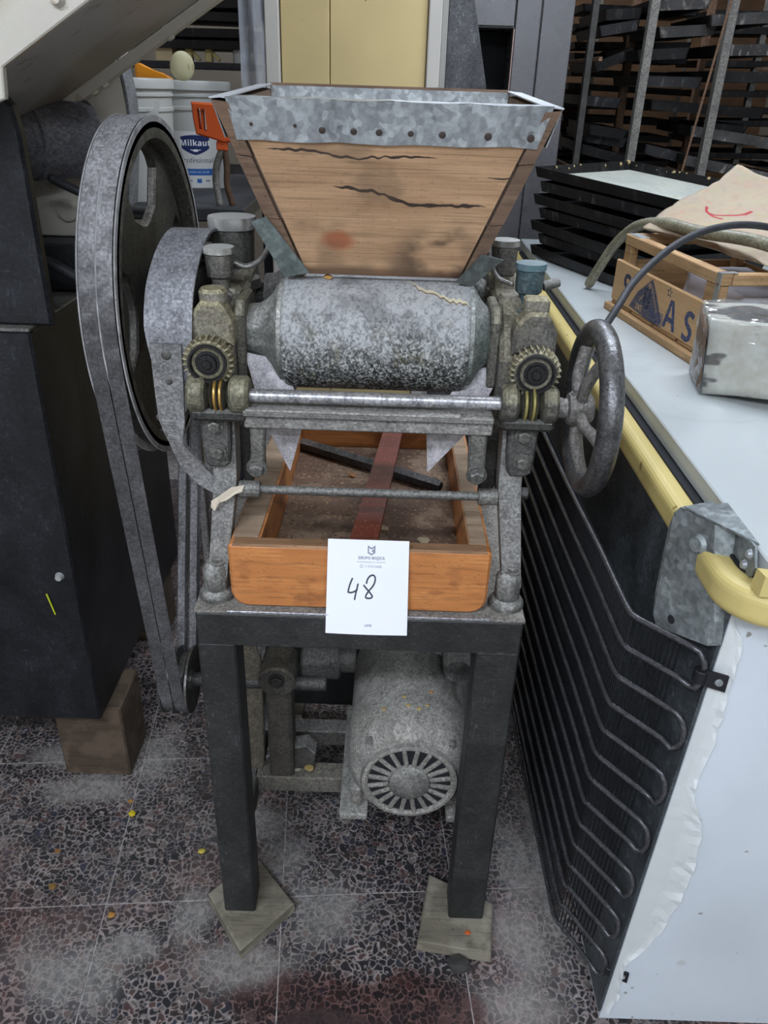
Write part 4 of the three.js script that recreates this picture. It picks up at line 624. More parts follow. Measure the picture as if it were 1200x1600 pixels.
  const hg = part(fz, 'hinge', hull([[0.362, 0.985, -0.884], [0.366, 0.996, -0.878], [0.36, 0.838, -0.872], [0.364, 0.826, -0.862], [0.398, 0.856, -0.784], [0.403, 0.865, -0.781], [0.39, 1.0, -0.828], [0.413, 0.995, -0.9], [0.413, 0.83, -0.89], [0.413, 0.86, -0.781], [0.413, 1.0, -0.82]]), gm);
  part(hg, 'hinge_lip', prism([[-0.886, 0.835], [-0.892, 0.86], [-0.897, 0.96], [-0.888, 0.985], [-0.884, 0.985], [-0.876, 0.83]], 0.364, 0.411, 'zy', 0.001), gm);
  part(hg, 'hinge_pin', lathe([[0, 0.007], [0.009, 0.006], [0.0135, 0.001], [0.0135, 0]].reverse(), [0.3825, 0.966, -0.84], [-0.9, 0.1, 0.45], 20), gm);
  part(hg, 'hinge_arm', merge([slabQ([[0.368, 0.998, -0.873], [0.42, 1.004, -0.873], [0.42, 1.004, -0.775], [0.39, 1.001, -0.828]], [0, 0.0025, 0]), slabQ([[0.4165, 1.005, -0.842], [0.4165, 1.005, -0.77], [0.4165, 0.985, -0.758], [0.4165, 0.968, -0.765], [0.4165, 0.968, -0.842]], [-0.003, 0, 0])]), gm);
  for (const y of [0.992, 0.975]) part(hg, 'rivet', lathe([[0, 0.005], [0.004, 0.0042], [0.0065, 0]].reverse(), [0.4135, y, -0.776 - (0.992 - y) * 0.3], [-1, 0, 0], 14), M.galv);
  part(hg, 'hole', lathe([[0, 0.0004], [0.006, 0.0004]].reverse(), [0.3725, 0.852, -0.8425], [-0.9, 0.06, 0.42], 14), M.darkhole);
  // peeling protective film on the white end
  const film = new THREE.MeshPhysicalMaterial({ color: 0xf0f2ee, roughness: 0.35, transmission: 0.35, thickness: 0, clearcoat: 0.4 });
  const FP = [[0.0, 0.9], [0.02, 0.87], [0.024, 0.8], [0.03, 0.68], [0.025, 0.6], [0.055, 0.52], [0.063, 0.44], [0.06, 0.36], [0.05, 0.3], [0.04, 0.24], [0.016, 0.2], [0.012, 0.14], [0.018, 0.1], [0.01, 0.04], [-0.001, 0.04]].map(([a, y]) => [xN(y) + a + 0.002 * Math.sin(y * 90), y]);
  const fs = []; const inner = FP.slice(0, -1), N = inner.length; const FR = rng(3);
  const zf = (y, o) => zN(y) + 0.0012 + o, grid = [];
  for (let i = 0; i < 60; i++) { const y = 0.9 - i * 0.0145; let a = 0; for (let k = 0; k < FP.length - 2; k++) if (FP[k][1] >= y && FP[k + 1][1] <= y) { const f = (FP[k][1] - y) / (FP[k][1] - FP[k + 1][1] || 1); a = FP[k][0] + (FP[k + 1][0] - FP[k][0]) * f; } if (!a) a = FP[FP.length - 2][0]; a += 0.004 * (FR() - 0.5); const row = []; for (let j = 0; j <= 4; j++) { const f = j / 4; row.push([xN(y) + (a - xN(y)) * f, y, zf(y, (j === 4 ? 0.004 : 0.0006) * (0.4 + FR()) + (j > 2 ? 0.003 * FR() : 0))]); } grid.push(row); }
  for (let i = 0; i < 59; i++) for (let j = 0; j < 4; j++) fs.push(...grid[i][j], ...grid[i + 1][j], ...grid[i + 1][j + 1], ...grid[i][j], ...grid[i + 1][j + 1], ...grid[i][j + 1]);
  const fg = new THREE.BufferGeometry(); fg.setAttribute('position', new THREE.Float32BufferAttribute(fs, 3)); fg.computeVertexNormals(); film.side = THREE.DoubleSide; part(fz, 'peeling_film', fg, film);
  // stone slab used as the lid
  const sl = solo('stone_slab', prismS(rr(0.421, 1.26, -2.76, -0.735, 0.004), 0.971, 1.0, 'xz', 0.002, 4), M.marble, 'long white stone slab lying as a worktop on the chest freezer', 'worktop', [0.84, 0.971, -1.8]);
}
// ---------------------------------------------------------------- things lying on the stone slab
// bilinear-mapped, crumpled block from eight corners (bottom 4, top 4, both counter-clockwise from above)
function warpBox(c, nx, ny, nz, amp, fq, arch = 0) {
  const g = new THREE.BoxGeometry(1, 1, 1, nx, ny, nz).toNonIndexed(), p = g.attributes.position, C = c.map(q => V(...q)), cen = V(); C.forEach(q => cen.addScaledVector(q, 0.125));
  for (let i = 0; i < p.count; i++) {
    const u = p.getX(i) + 0.5, v = p.getY(i) + 0.5, w = p.getZ(i) + 0.5, mixq = (a, b, d, e) => a.clone().lerp(b, u).lerp(d.clone().lerp(e, u), w);
    const lo = mixq(C[0], C[1], C[3], C[2]), hi = mixq(C[4], C[5], C[7], C[6]), q = lo.lerp(hi, v), d = q.clone().sub(cen).normalize();
    const n = n3(q.x * fq, q.y * fq, q.z * fq) + 0.5 * Math.abs(n3(q.x * fq * 2.6, q.y * fq * 2.6, q.z * fq * 2.6));
    q.addScaledVector(d, amp * n * (v < 0.02 ? 0.1 : 1)); q.y += arch * Math.sin(u * Math.PI) * (1 - v * 0.3);
    p.setXYZ(i, q.x, q.y, q.z);
  }
  const uvs = g.attributes.uv; g.computeVertexNormals(); g.setAttribute('uv', uvs);
  // smooth the normals by position
  const key = i => `${p.getX(i).toFixed(5)},${p.getY(i).toFixed(5)},${p.getZ(i).toFixed(5)}`, acc = new Map(), n = g.attributes.normal;
  for (let i = 0; i < p.count; i++) { const k = key(i), a = acc.get(k) ?? V(); a.add(V(n.getX(i), n.getY(i), n.getZ(i))); acc.set(k, a); }
  for (let i = 0; i < p.count; i++) { const a = acc.get(key(i)).clone().normalize(); n.setXYZ(i, a.x, a.y, a.z); }
  return SEEUV(g);
}
// baking tray: base sheet, four turned-up edges, wire rim
function bakingTray(w, d, h, baseMat, rimLumps, edgeMat = M.pan) {
  const o = new THREE.Group(); OFF.set(o, [0, 0, 0]);
  part(o, 'base_sheet', B(-w / 2, w / 2, 0, 0.003, -d / 2, d / 2, 0.001), baseMat, true);
  const t = 0.004, f = 0.006, side = (a, b) => hull([...a, ...b]);
  const x = w / 2, z = d / 2;
  part(o, 'edge', side([[-x, 0, z], [x, 0, z], [-x, 0, z - t], [x, 0, z - t]], [[-x - f, h, z + f], [x + f, h, z + f], [-x - f, h, z + f - t], [x + f, h, z + f - t]]), edgeMat, true);
  part(o, 'edge', side([[-x, 0, -z], [x, 0, -z], [-x, 0, -z + t], [x, 0, -z + t]], [[-x - f, h, -z - f], [x + f, h, -z - f], [-x - f, h, -z - f + t], [x + f, h, -z - f + t]]), M.pan, true);
  for (const s of [-1, 1]) part(o, 'edge', side([[s * x, 0, z], [s * x, 0, -z], [s * (x - t), 0, z], [s * (x - t), 0, -z]], [[s * (x + f), h, z + f], [s * (x + f), h, -z - f], [s * (x + f - t), h, z + f], [s * (x + f - t), h, -z - f]]), M.pan, true);
  if (rimLumps) { const r = rng(17), gs = []; for (let i = 0; i < 26; i++) { const u = -1 + 2 * r(), back = r() < 0.6; gs.push(new THREE.IcosahedronGeometry(0.003 + r() * 0.004, 0).scale(1.4, 1, 0.6).translate(back ? u * x : (r() < 0.5 ? -1 : 1) * (x + f * 0.4), h * (0.55 + 0.4 * r()), back ? -z - f * 0.45 : u * z)); } part(o, 'baked_crust', merge(gs), std({ color: 0xb09a6c, roughness: 0.9 }), true); }
  return o;
}
{
  const ord = ['topmost', 'second from the top', 'third from the top', 'fourth from the top', 'fifth from the top', 'sixth from the top', 'bottom'];
  for (let i = 0; i < 7; i++) {                    // 0 = bottom
    const f = i / 6, o = bakingTray(0.5 - 0.03 * (i % 2), 0.38, 0.026, i === 6 ? M.panbase : M.pan, i === 6, i % 2 ? M.pandull : M.pan);
    const yaw = THREE.MathUtils.degToRad(-68 + 13 * f + [0, 3, -2, 4, -1, 2, 0][i]), ex = [Math.cos(yaw), -Math.sin(yaw)], ez = [Math.sin(yaw), Math.cos(yaw)];
    const ax = 0.413 - 0.018 * f + [0, 0.012, -0.004, 0.008, 0.0, 0.006, 0][i], az = -2.46 + 0.05 * f, w = 0.5, d = 0.38;
    const tilt = -0.012 - 0.048 * f, cx = ax + ex[0] * w / 2 - ez[0] * d / 2, cz = az + ex[1] * w / 2 - ez[1] * d / 2;
    o.rotation.order = 'YXZ'; o.rotation.set(0.012 * f, yaw, tilt); const sag = Math.abs(Math.sin(tilt)) * w / 2;
    o.position.set(cx, 1.0015 + i * 0.0337 + sag * (i ? 0.45 : 1) + (i ? 0.001 : 0), cz);
    o.name = numbered('baking_tray'); scene.add(o); tag(o, i === 6 ? 'topmost black baking tray of the stack on the white slab, pale worn bottom showing' : i === 0 ? 'bottom black baking tray of the stack on the white stone slab' : `blackened baking tray, ${ord[6 - i]} in the stack on the white slab`, 'baking tray', 'stack of baking trays on the slab');
  }
}
{ // wooden crate with stencilled side
  const c = thing('wooden_crate', 'slatted pine crate with smeared blue stencil lettering, on the white stone slab', 'crate', [0.682, 1.0, -1.664], undefined, THREE.MathUtils.degToRad(-80.8));
  OFF.set(c, [0, 0, 0]); const L = 0.4256, D = 0.29, x = L / 2, z = D / 2, P = (n, g, m = M.cratewood) => part(c, n, g, m, true);
  const r90 = g => g;
  P('skid', B(-x - 0.012, x, 0, 0.016, z - 0.03, z + 0.012)); P('skid', B(-x - 0.012, x, 0, 0.016, -z, -z + 0.04));
  for (let i = 0; i < 4; i++) P('bottom_slat', B(-x + i * 0.108, -x + i * 0.108 + 0.095, 0.0165, 0.024, -z, z));
  for (const sx of [-1, 1]) for (const sz of [-1, 1]) { const w = sx > 0 && sz > 0 ? 0.05 : 0.032; P('corner_post', B(sx > 0 ? x - w - 0.008 : -x + 0.008, sx > 0 ? x - 0.008 : -x + w + 0.008, 0.0245, 0.147, sz > 0 ? z - 0.026 : -z + 0.008, sz > 0 ? z - 0.008 : -z + 0.026)); }
  const stencil = ctex(1024, 224, (g, w, h) => {
    g.fillStyle = '#c29e70'; g.fillRect(0, 0, w, h); const r = rng(31);
    for (let i = 0; i < 260; i++) { g.fillStyle = `rgba(${90 + r() * 120 | 0},${60 + r() * 90 | 0},${30 + r() * 60 | 0},0.12)`; g.fillRect(r() * w, r() * h, 60 + r() * 300, 1 + r() * 3); }
    g.fillStyle = '#263152'; g.strokeStyle = '#263152'; g.lineJoin = 'round';
    g.font = 'bold 190px sans-serif'; g.fillText('S', 110, 186);
    g.globalAlpha = 0.8; g.beginPath(); g.moveTo(225, 205); g.lineTo(300, 110); g.lineTo(440, 12); g.lineTo(500, 70); g.lineTo(600, 190); g.lineTo(570, 222); g.lineTo(470, 224); g.lineTo(330, 212); g.closePath(); g.fill(); g.globalAlpha = 1;
    g.fillStyle = '#c29e70'; g.font = 'bold 46px sans-serif'; g.fillText('INT', 300, 200); g.font = 'bold 30px sans-serif'; g.fillText('M', 404, 60); g.lineWidth = 5; g.strokeStyle = '#c29e70'; g.beginPath(); g.moveTo(436, 40); g.lineTo(560, 190); g.stroke(); g.beginPath(); g.moveTo(330, 150); g.lineTo(430, 55); g.stroke();
    g.fillStyle = '#1c2440'; g.font = 'bold 150px sans-serif'; g.fillText('B', 360, 176); g.fillStyle = '#2f3d63'; g.font = 'bold 200px sans-serif'; g.fillText('A', 610, 206); g.fillText('S', 800, 212); g.fillStyle = 'rgba(47,61,99,0.45)'; g.fillRect(470, 150, 140, 70);
    g.lineWidth = 4; g.strokeStyle = '#263152'; g.beginPath(); for (let i = 0; i < 11; i++) { const a = i * Math.PI / 5 - Math.PI / 2, q = i % 2 ? 10 : 24; g.lineTo(630 + Math.cos(a) * q, 34 + Math.sin(a) * q); } g.stroke();
    for (let i = 0; i < 2200; i++) { g.fillStyle = 'rgba(194,158,112,0.55)'; g.fillRect(r() * w, r() * h, 1 + r() * 12, 1 + r() * 2.4); }
  });
  const sm = std({ map: stencil, roughness: 0.75 });
  P('lettered_slat', planarUV(B(-x - 0.004, x + 0.002, 0.024, 0.112, z - 0.0075, z + 0.001), (X, Y) => [(X + x) / L, (Y - 0.024) / 0.088]), sm);
  P('side_slat', B(-x, x, 0.03, 0.112, -z, -z + 0.0075)); P('top_rail', B(-x + 0.012, x - 0.002, 0.1472, 0.169, z - 0.026, z - 0.004)); P('top_rail', B(-x, x, 0.1472, 0.169, -z + 0.004, -z + 0.03));
  for (const s of [-1, 1]) { P('end_slat', B(s * x, s * (x - 0.0075), 0.026, 0.112, -z + 0.008, z - 0.0078)); P('end_rail', B(s * (x - 0.001), s * (x - 0.02), 0.1472, 0.168, -z + 0.0305, z - 0.0265)); }
  const cl = P('metal_clasp', merge([B(x - 0.016, x - 0.001, 0.11, 0.17, z - 0.004, z - 0.0022, 0.0005), B(x - 0.016, x - 0.001, 0.169, 0.1705, z - 0.034, z - 0.0025, 0.0005)]), std({ color: 0xc9ced2, roughness: 0.25, metalness: 0.8 }));
  part(cl, 'screw', lathe([[0, 0.0015], [0.0025, 0.001], [0.003, 0]].reverse(), [x - 0.0085, 0.15, z - 0.0022], [0, 0, 1], 10), M.rust, true);
  P('tin_patch', B(-x + 0.02, -x + 0.075, 0.1692, 0.1702, z - 0.03, z - 0.006, 0.0003), M.galv);
}
solo('paper_bag', warpBox([[0.61, 1.026, -1.72], [0.66, 1.026, -1.55], [0.78, 1.026, -1.57], [0.75, 1.026, -1.77], [0.625, 1.12, -1.73], [0.67, 1.105, -1.53], [0.79, 1.1, -1.55], [0.755, 1.12, -1.76]], 14, 8, 12, 0.006, 22), std({ color: 0xd6d2d8, roughness: 0.8 }), 'crumpled whitish bag inside the wooden crate', 'bag', [0.7, 1.026, -1.65]);
solo('flour_sack', warpBox([[0.6, 1.172, -1.76], [0.68, 1.172, -1.5], [1.05, 1.172, -1.5], [1.05, 1.172, -1.8], [0.545, 1.183, -1.83], [0.655, 1.188, -1.56], [1.05, 1.225, -1.62], [0.73, 1.31, -1.86]], 40, 18, 32, 0.02, 13), std({ map: T.sack, color: 0xd6cec4, roughness: 0.85 }), 'cream cloth sack with red print, lying over the wooden crate', 'sack', [0.8, 1.172, -1.65]);
{ // film-wrapped block
  const c8 = s => [[0.527 - s * 1.5, 1.002, -1.282], [0.76, 1.002, -1.12 + s], [0.79, 1.002, -1.29], [0.545 - s, 1.002, -1.395 - s], [0.522 - s, 1.118 + s, -1.3], [0.75, 1.118 + s, -1.14 + s], [0.785, 1.122 + s, -1.3], [0.54 - s, 1.128 + s, -1.39 - s]];
  const t = thing('wrapped_block', 'grey block wrapped in clear stretch film on the white slab, nearest to the viewer', 'wrapped block', [0.65, 1.0, -1.27]);
  const inner = tex(256, 256, (u, v) => { const a = fbm(u, v, 4, 4, 4, 801), b = fbm(u, v, 30, 12, 3, 807); return mixc(mixc([206, 202, 190], [44, 40, 38], sstep(0.5, 0.6, a)), [160, 140, 108], b * 0.5); });
  part(t, 'block', warpBox(c8(0), 12, 8, 10, 0.003, 18, 0.016), std({ map: inner, roughness: 0.7 }));
  part(t, 'brown_board', warpBox([[0.524, 1.003, -1.284], [0.5235, 1.003, -1.288], [0.5415, 1.003, -1.395], [0.544, 1.003, -1.393], [0.5195, 1.11, -1.301], [0.5185, 1.11, -1.304], [0.5365, 1.12, -1.39], [0.539, 1.12, -1.388]].map(p => [p[0] - 0.0015, p[1], p[2]]), 6, 6, 6, 0.0005, 20), M.oldwood);
  part(t, 'stretch_film', warpBox(c8(0.004), 40, 22, 30, 0.0075, 34, 0.016), new THREE.MeshPhysicalMaterial({ color: 0xf4f8fa, roughness: 0.12, transmission: 0.93, thickness: 0, clearcoat: 0.7, clearcoatRoughness: 0.15 }));
}
solo('plastic_hose', tube([[0.497, 1.014, -2.05], [0.512, 1.06, -2.03], [0.53, 1.12, -1.99], [0.55, 1.17, -1.92], [0.575, 1.198, -1.8], [0.605, 1.203, -1.66], [0.66, 1.212, -1.5], [0.74, 1.19, -1.42], [0.9, 1.12, -1.4], [1.0, 1.014, -1.38]], 0.012, 90, 14), std({ map: T.iron, color: 0xa09c84, roughness: 0.4 }), 'grey-yellow plastic hose running over the wooden crate', 'hose', [0.7, 1.0, -1.7]);
solo('black_cable', tube([[0.2795, 1.1715, -1.058], [0.2872, 1.161, -1.075], [0.312, 1.1815, -1.11], [0.345, 1.209, -1.16], [0.414, 1.2505, -1.22], [0.488, 1.2685, -1.27], [0.584, 1.2645, -1.32], [0.72, 1.23, -1.32], [0.88, 1.1, -1.25], [0.93, 1.006, -1.1]], 0.0054, 90, 12), M.rubber, 'black cable arching from the hand wheel over the wooden crate', 'cable', [0.6, 1.0, -1.2]);
// ---------------------------------------------------------------- tray rack and what stands behind it
{
  const rk = thing('tray_rack', 'tall metal bakery rack crammed with black baking trays, behind the slab', 'rack', [0.95, 0, -3.1]);
  const post = (x, z, m, w = 0.022) => { part(rk, 'upright', merge([B(x - w / 2, x + w / 2, 0, 2.1, z, z - 0.004, 0.0008), B(x - w / 2, x - w / 2 + 0.004, 0, 2.1, z - 0.002, z - 0.03, 0.0008)]), m); };
  post(0.605, -2.93, std({ map: T.iron, color: 0x55534f, roughness: 0.6, metalness: 0.4 }), 0.02); post(0.752, -2.8, M.rack, 0.026); post(0.985, -2.8, M.rack, 0.026); post(1.36, -2.8, M.rack, 0.026);
  post(0.81, -3.25, M.rust, 0.026); post(1.12, -3.4, M.rust); post(0.62, -3.5, M.rack); post(1.36, -3.5, M.rack);
  part(rk, 'tie_wire', rod([0.965, 1.72, -2.77], [0.905, 1.16, -2.77], 0.0035), M.rust);
  for (const y of [0.9, 1.2, 1.53, 1.76, 2.05]) for (const x of [0.62, 1.355]) part(rk, 'runner', B(x - 0.006, x + 0.006, y - 0.012, y, -2.84, -3.48, 0.001), M.rust);
  const front = [[0.769, 1.686, 0.960, 1.698, -2.90], [0.794, 1.615, 0.985, 1.629, -2.90], [0.730, 1.550, 0.900, 1.562, -2.85], [0.771, 1.482, 0.978, 1.483, -2.90], [0.824, 1.416, 1.213, 1.398, -2.95], [0.821, 1.285, 1.003, 1.251, -2.95], [0.938, 1.648, 1.180, 1.666, -2.85], [0.981, 1.571, 1.204, 1.579, -2.85], [0.959, 1.500, 1.225, 1.504, -2.85], [0.940, 1.347, 1.277, 1.311, -2.85], [0.933, 1.261, 1.307, 1.201, -2.85], [1.059, 1.349, 1.202, 1.346, -3.05], [0.647, 1.663, 0.777, 1.673, -3.00], [0.640, 1.617, 0.779, 1.642, -3.00], [0.640, 1.514, 0.776, 1.568, -3.00], [0.616, 1.420, 0.751, 1.415, -3.00], [0.646, 1.335, 0.789, 1.320, -3.00], [0.650, 1.307, 0.806, 1.292, -3.05], [0.622, 1.276, 0.792, 1.241, -3.00]];
  const protos = {};
  const LB = { 12: 'topmost thin black tray in the left bay of the tall rack', 13: 'second thin black tray from the top, left bay of the tall rack', 15: 'thin black tray right below the steeply slanted one, left bay of the rack', 16: 'third lowest thin black tray in the left bay of the tall rack', 17: 'second lowest thin black tray in the left bay of the tall rack', 18: 'lowest thin black tray in the left bay of the tall rack',
    0: 'topmost dusty black tray in the middle bay of the tall rack', 1: 'second tray from the top in the middle bay, resting over the brown post', 2: 'third tray from the top in the middle bay, crossing the light upright', 3: 'fourth tray from the top in the middle bay of the tall rack', 5: 'lowest sloping black tray in the middle bay of the tall rack', 11: 'short black tray set back in the rack, low in the right bay', 6: 'topmost grey-edged tray at the right side of the tall rack', 7: 'second tray from the top at the right side of the tall rack', 10: 'lowest and steepest tray at the right side of the tall rack' };
  front.forEach(([x0, y0, x1, y1, z], i) => {
    const left = i >= 12, w = Math.hypot(x1 - x0, y1 - y0) - 0.024, key = i < 2 ? i : w.toFixed(2), h = 0.03, d = 0.42; const o = bakingTray(w, d, h, M.pan, false, [0, 1, 6, 7, 9, 10].includes(i) ? M.panedge : i % 2 ? M.pandull : M.pan); protos[i] = o;
    const a = Math.atan2(y1 - y0, x1 - x0); o.rotation.order = 'YXZ'; o.rotation.set(0, (R0() - 0.5) * 0.06, a);
    o.position.set((x0 + x1) / 2, (y0 + y1) / 2 - 0.028, z - d / 2 - 0.012); o.name = numbered('baking_tray'); scene.add(o);
    const own = { 4: 'long black baking tray sloping to the right, halfway up the tall rack', 14: 'steeply slanted black baking tray in the left bay of the tall rack', 8: 'baking tray sticking out on the right of the rack, third from the top there', 9: 'grey-edged baking tray jutting forward at a slope, low on the right of the rack' };
    tag(o, own[i] ?? LB[i] ?? (left ? 'thin black baking tray in the left bay of the tall rack' : i < 6 || i === 11 ? 'blackened baking tray in the middle bay of the tall rack' : 'blackened baking tray at the right side of the tall rack'), 'baking tray', own[i] ? undefined : left ? 'trays in the left bay of the rack' : i < 6 || i === 11 ? 'trays in the middle bay of the rack' : 'trays at the right of the rack');
  });
  // trays further back, seen only as dark edges
  const deep = bakingTray(0.42, 0.3, 0.022, M.pan); let first = true;
  for (const x of [0.87, 1.36]) for (let k = 0; k < 11; k++) {
    const o = first ? deep : deep.clone(); first = false; o.position.set(x + (R0() - 0.5) * 0.02, 1.16 + k * 0.052 + R0() * 0.012, -3.62 - (k % 2) * 0.02 + (R0() - 0.5) * 0.02); o.rotation.set(0, (R0() - 0.5) * 0.05, (R0() - 0.5) * 0.05); o.name = numbered('baking_tray'); scene.add(o);
    tag(o, `${['lowest', 'second lowest', 'third lowest', 'fourth lowest', 'fifth lowest', 'middle', 'fifth highest', 'fourth highest', 'third highest', 'second highest', 'highest'][k]} dark tray edge deep inside the rack, behind its ${x < 1 ? 'middle bay' : 'right side'}`, 'baking tray', x < 1 ? 'trays deep inside the rack, middle' : 'trays deep inside the rack, right');
  }
  const card = std({ map: T.oldwood, color: 0xa08a5c, roughness: 0.9 });
  for (let i = 0; i < 3; i++) solo('wooden_board', B(0.5 + i * 0.42, 0.9 + i * 0.42, 0, 1.95 - i * 0.05, -4.3 + i * 0.012, -4.32 + i * 0.012), card, ['tan upright board behind the left bay of the tall rack', 'tan upright board behind the middle of the tall rack', 'tan upright board behind the right end of the tall rack'][i], 'board', [0.7 + i * 0.42, 0, -4.31]);
  const bxo = thing('cardboard_box', 'brown cardboard box with green tape, between the steel cabinet and the tall rack', 'box', [0.71, 1.2, -3.85]);
  part(bxo, 'carton', B(0.64, 0.8, 1.2, 1.46, -3.78, -3.95, 0.003), std({ map: T.oldwood, color: 0xd8a888, roughness: 0.9 }));
  part(bxo, 'green_tape', B(0.639, 0.801, 1.375, 1.405, -3.779, -3.951, 0.001), std({ color: 0x3f9a58, roughness: 0.5 }));
  const sh = thing('low_cupboard', 'dark low cupboard carrying the cardboard box behind the tall rack', 'cupboard', [0.75, 0, -3.87]);
  part(sh, 'carcass', B(0.56, 1.1, 0, 1.18, -3.76, -4.05, 0.004), M.rubber); part(sh, 'worktop', B(0.55, 1.11, 1.18, 1.2, -3.75, -4.06, 0.003), M.rack);
}
{ // stainless cabinet, cream door cabinet, dark machine cover
  const s = thing('steel_cabinet', 'tall grey stainless steel cabinet with a dark opening', 'cabinet', [0.37, 0, -3.15]);
  part(s, 'carcass', merge([B(0.212, 0.242, 0, 2.2, -2.92, -3.4), B(0.355, 0.535, 0, 2.2, -2.92, -3.4), B(0.24, 0.357, 1.6, 2.2, -2.92, -3.4), B(0.24, 0.357, 0, 1.1, -2.92, -3.4), B(0.212, 0.535, 0, 2.2, -3.38, -3.42)]), M.stainless);
  part(s, 'door', B(0.357, 0.4325, 0.1, 2.18, -2.9, -2.92), M.stainless); part(s, 'door', B(0.4365, 0.534, 0.1, 2.18, -2.9, -2.92), M.stainless); part(s, 'door', B(0.213, 0.353, 1.605, 2.18, -2.9, -2.92), M.stainless);
  part(s, 'bright_edge', B(0.352, 0.356, 1.1, 1.6, -2.9, -2.935, 0.001), std({ color: 0xb09a90, roughness: 0.3, metalness: 0.6 }));
  part(s, 'dark_inside', B(0.241, 0.356, 1.102, 1.598, -3.1, -3.11, 0.001), M.darkhole);
  const y = thing('door_cabinet', 'cabinet with a pale yellow door between white posts, behind the hopper', 'cabinet', [-0.12, 0, -2.75]);
  const ym = std({ map: T.whitepaint, color: 0xe2cb90, roughness: 0.5 }), wm = std({ map: T.whitepaint, color: 0xd8d3c8, roughness: 0.6 });
  part(y, 'post', B(-0.364, -0.325, 0, 2.25, -2.5, -2.56, 0.003), wm); part(y, 'post', B(0.0755, 0.1115, 0, 2.25, -2.5, -2.56, 0.003), wm);
  part(y, 'side_strip', B(0.1118, 0.128, 0, 2.25, -2.512, -2.56, 0.002), std({ map: T.whitepaint, color: 0xaaa8a0, roughness: 0.6 }));
  part(y, 'door', B(-0.322, -0.1905, 0.05, 2.2, -2.516, -2.54, 0.002), ym); part(y, 'door', B(-0.1885, 0.0735, 0.05, 2.2, -2.515, -2.54, 0.002), ym);
  part(y, 'carcass', B(-0.36, 0.125, 0, 2.25, -2.562, -3.0, 0.003), wm);
  const d = thing('machine_cover', 'dark grey tapering machine cover standing beside the yellow door', 'machine cover', [0.22, 0, -2.62]);
  part(d, 'cover', prism([[0.131, 2.0], [0.165, 2.0], [0.2, 1.66], [0.262, 1.4], [0.31, 1.1], [0.34, 0], [0.131, 0]], -2.6, -2.66, 'xy', 0.004), std({ map: T.black, color: 0x8a8a8c, roughness: 0.7 }));
  part(d, 'dark_wheel', lathe([[0, 0], [0.06, 0], [0.075, 0.006], [0.075, 0.024], [0.06, 0.03], [0, 0.03]], [0.165, 1.69, -2.7], [0.9, 0, 0.4], 36), M.rubber);
  const fl = new THREE.MeshPhysicalMaterial({ color: 0xc4c8ce, roughness: 0.12, transmission: 0.55, thickness: 0, clearcoat: 1, side: THREE.DoubleSide });
  const fp = [], at = (i, j) => { const u = i / 16, v = j / 30; return [-0.42 + 0.062 * u, 1.2 + 0.75 * v, -2.44 + 0.012 * Math.sin(u * 9 + v * 5) + 0.006 * n3(u * 6, v * 16, 1)]; };
  for (let i = 0; i < 16; i++) for (let j = 0; j < 30; j++) fp.push(...at(i, j), ...at(i + 1, j), ...at(i + 1, j + 1), ...at(i, j), ...at(i + 1, j + 1), ...at(i, j + 1));
  const g = new THREE.BufferGeometry(); g.setAttribute('position', new THREE.Float32BufferAttribute(fp, 3)); g.computeVertexNormals();
  const cw = thing('plastic_strip_curtain', 'clear plastic strip hanging left of the yellow door cabinet', 'plastic strip', [-0.39, 1.2, -2.44]);
  part(cw, 'strip', g, fl); part(cw, 'hanging_rail', rod([-0.43, 1.95, -2.44], [-0.34, 1.95, -2.44], 0.012), M.rack); part(cw, 'hanger', rod([-0.39, 1.95, -2.44], [-0.39, 2.952, -2.44], 0.006), M.rack);
}
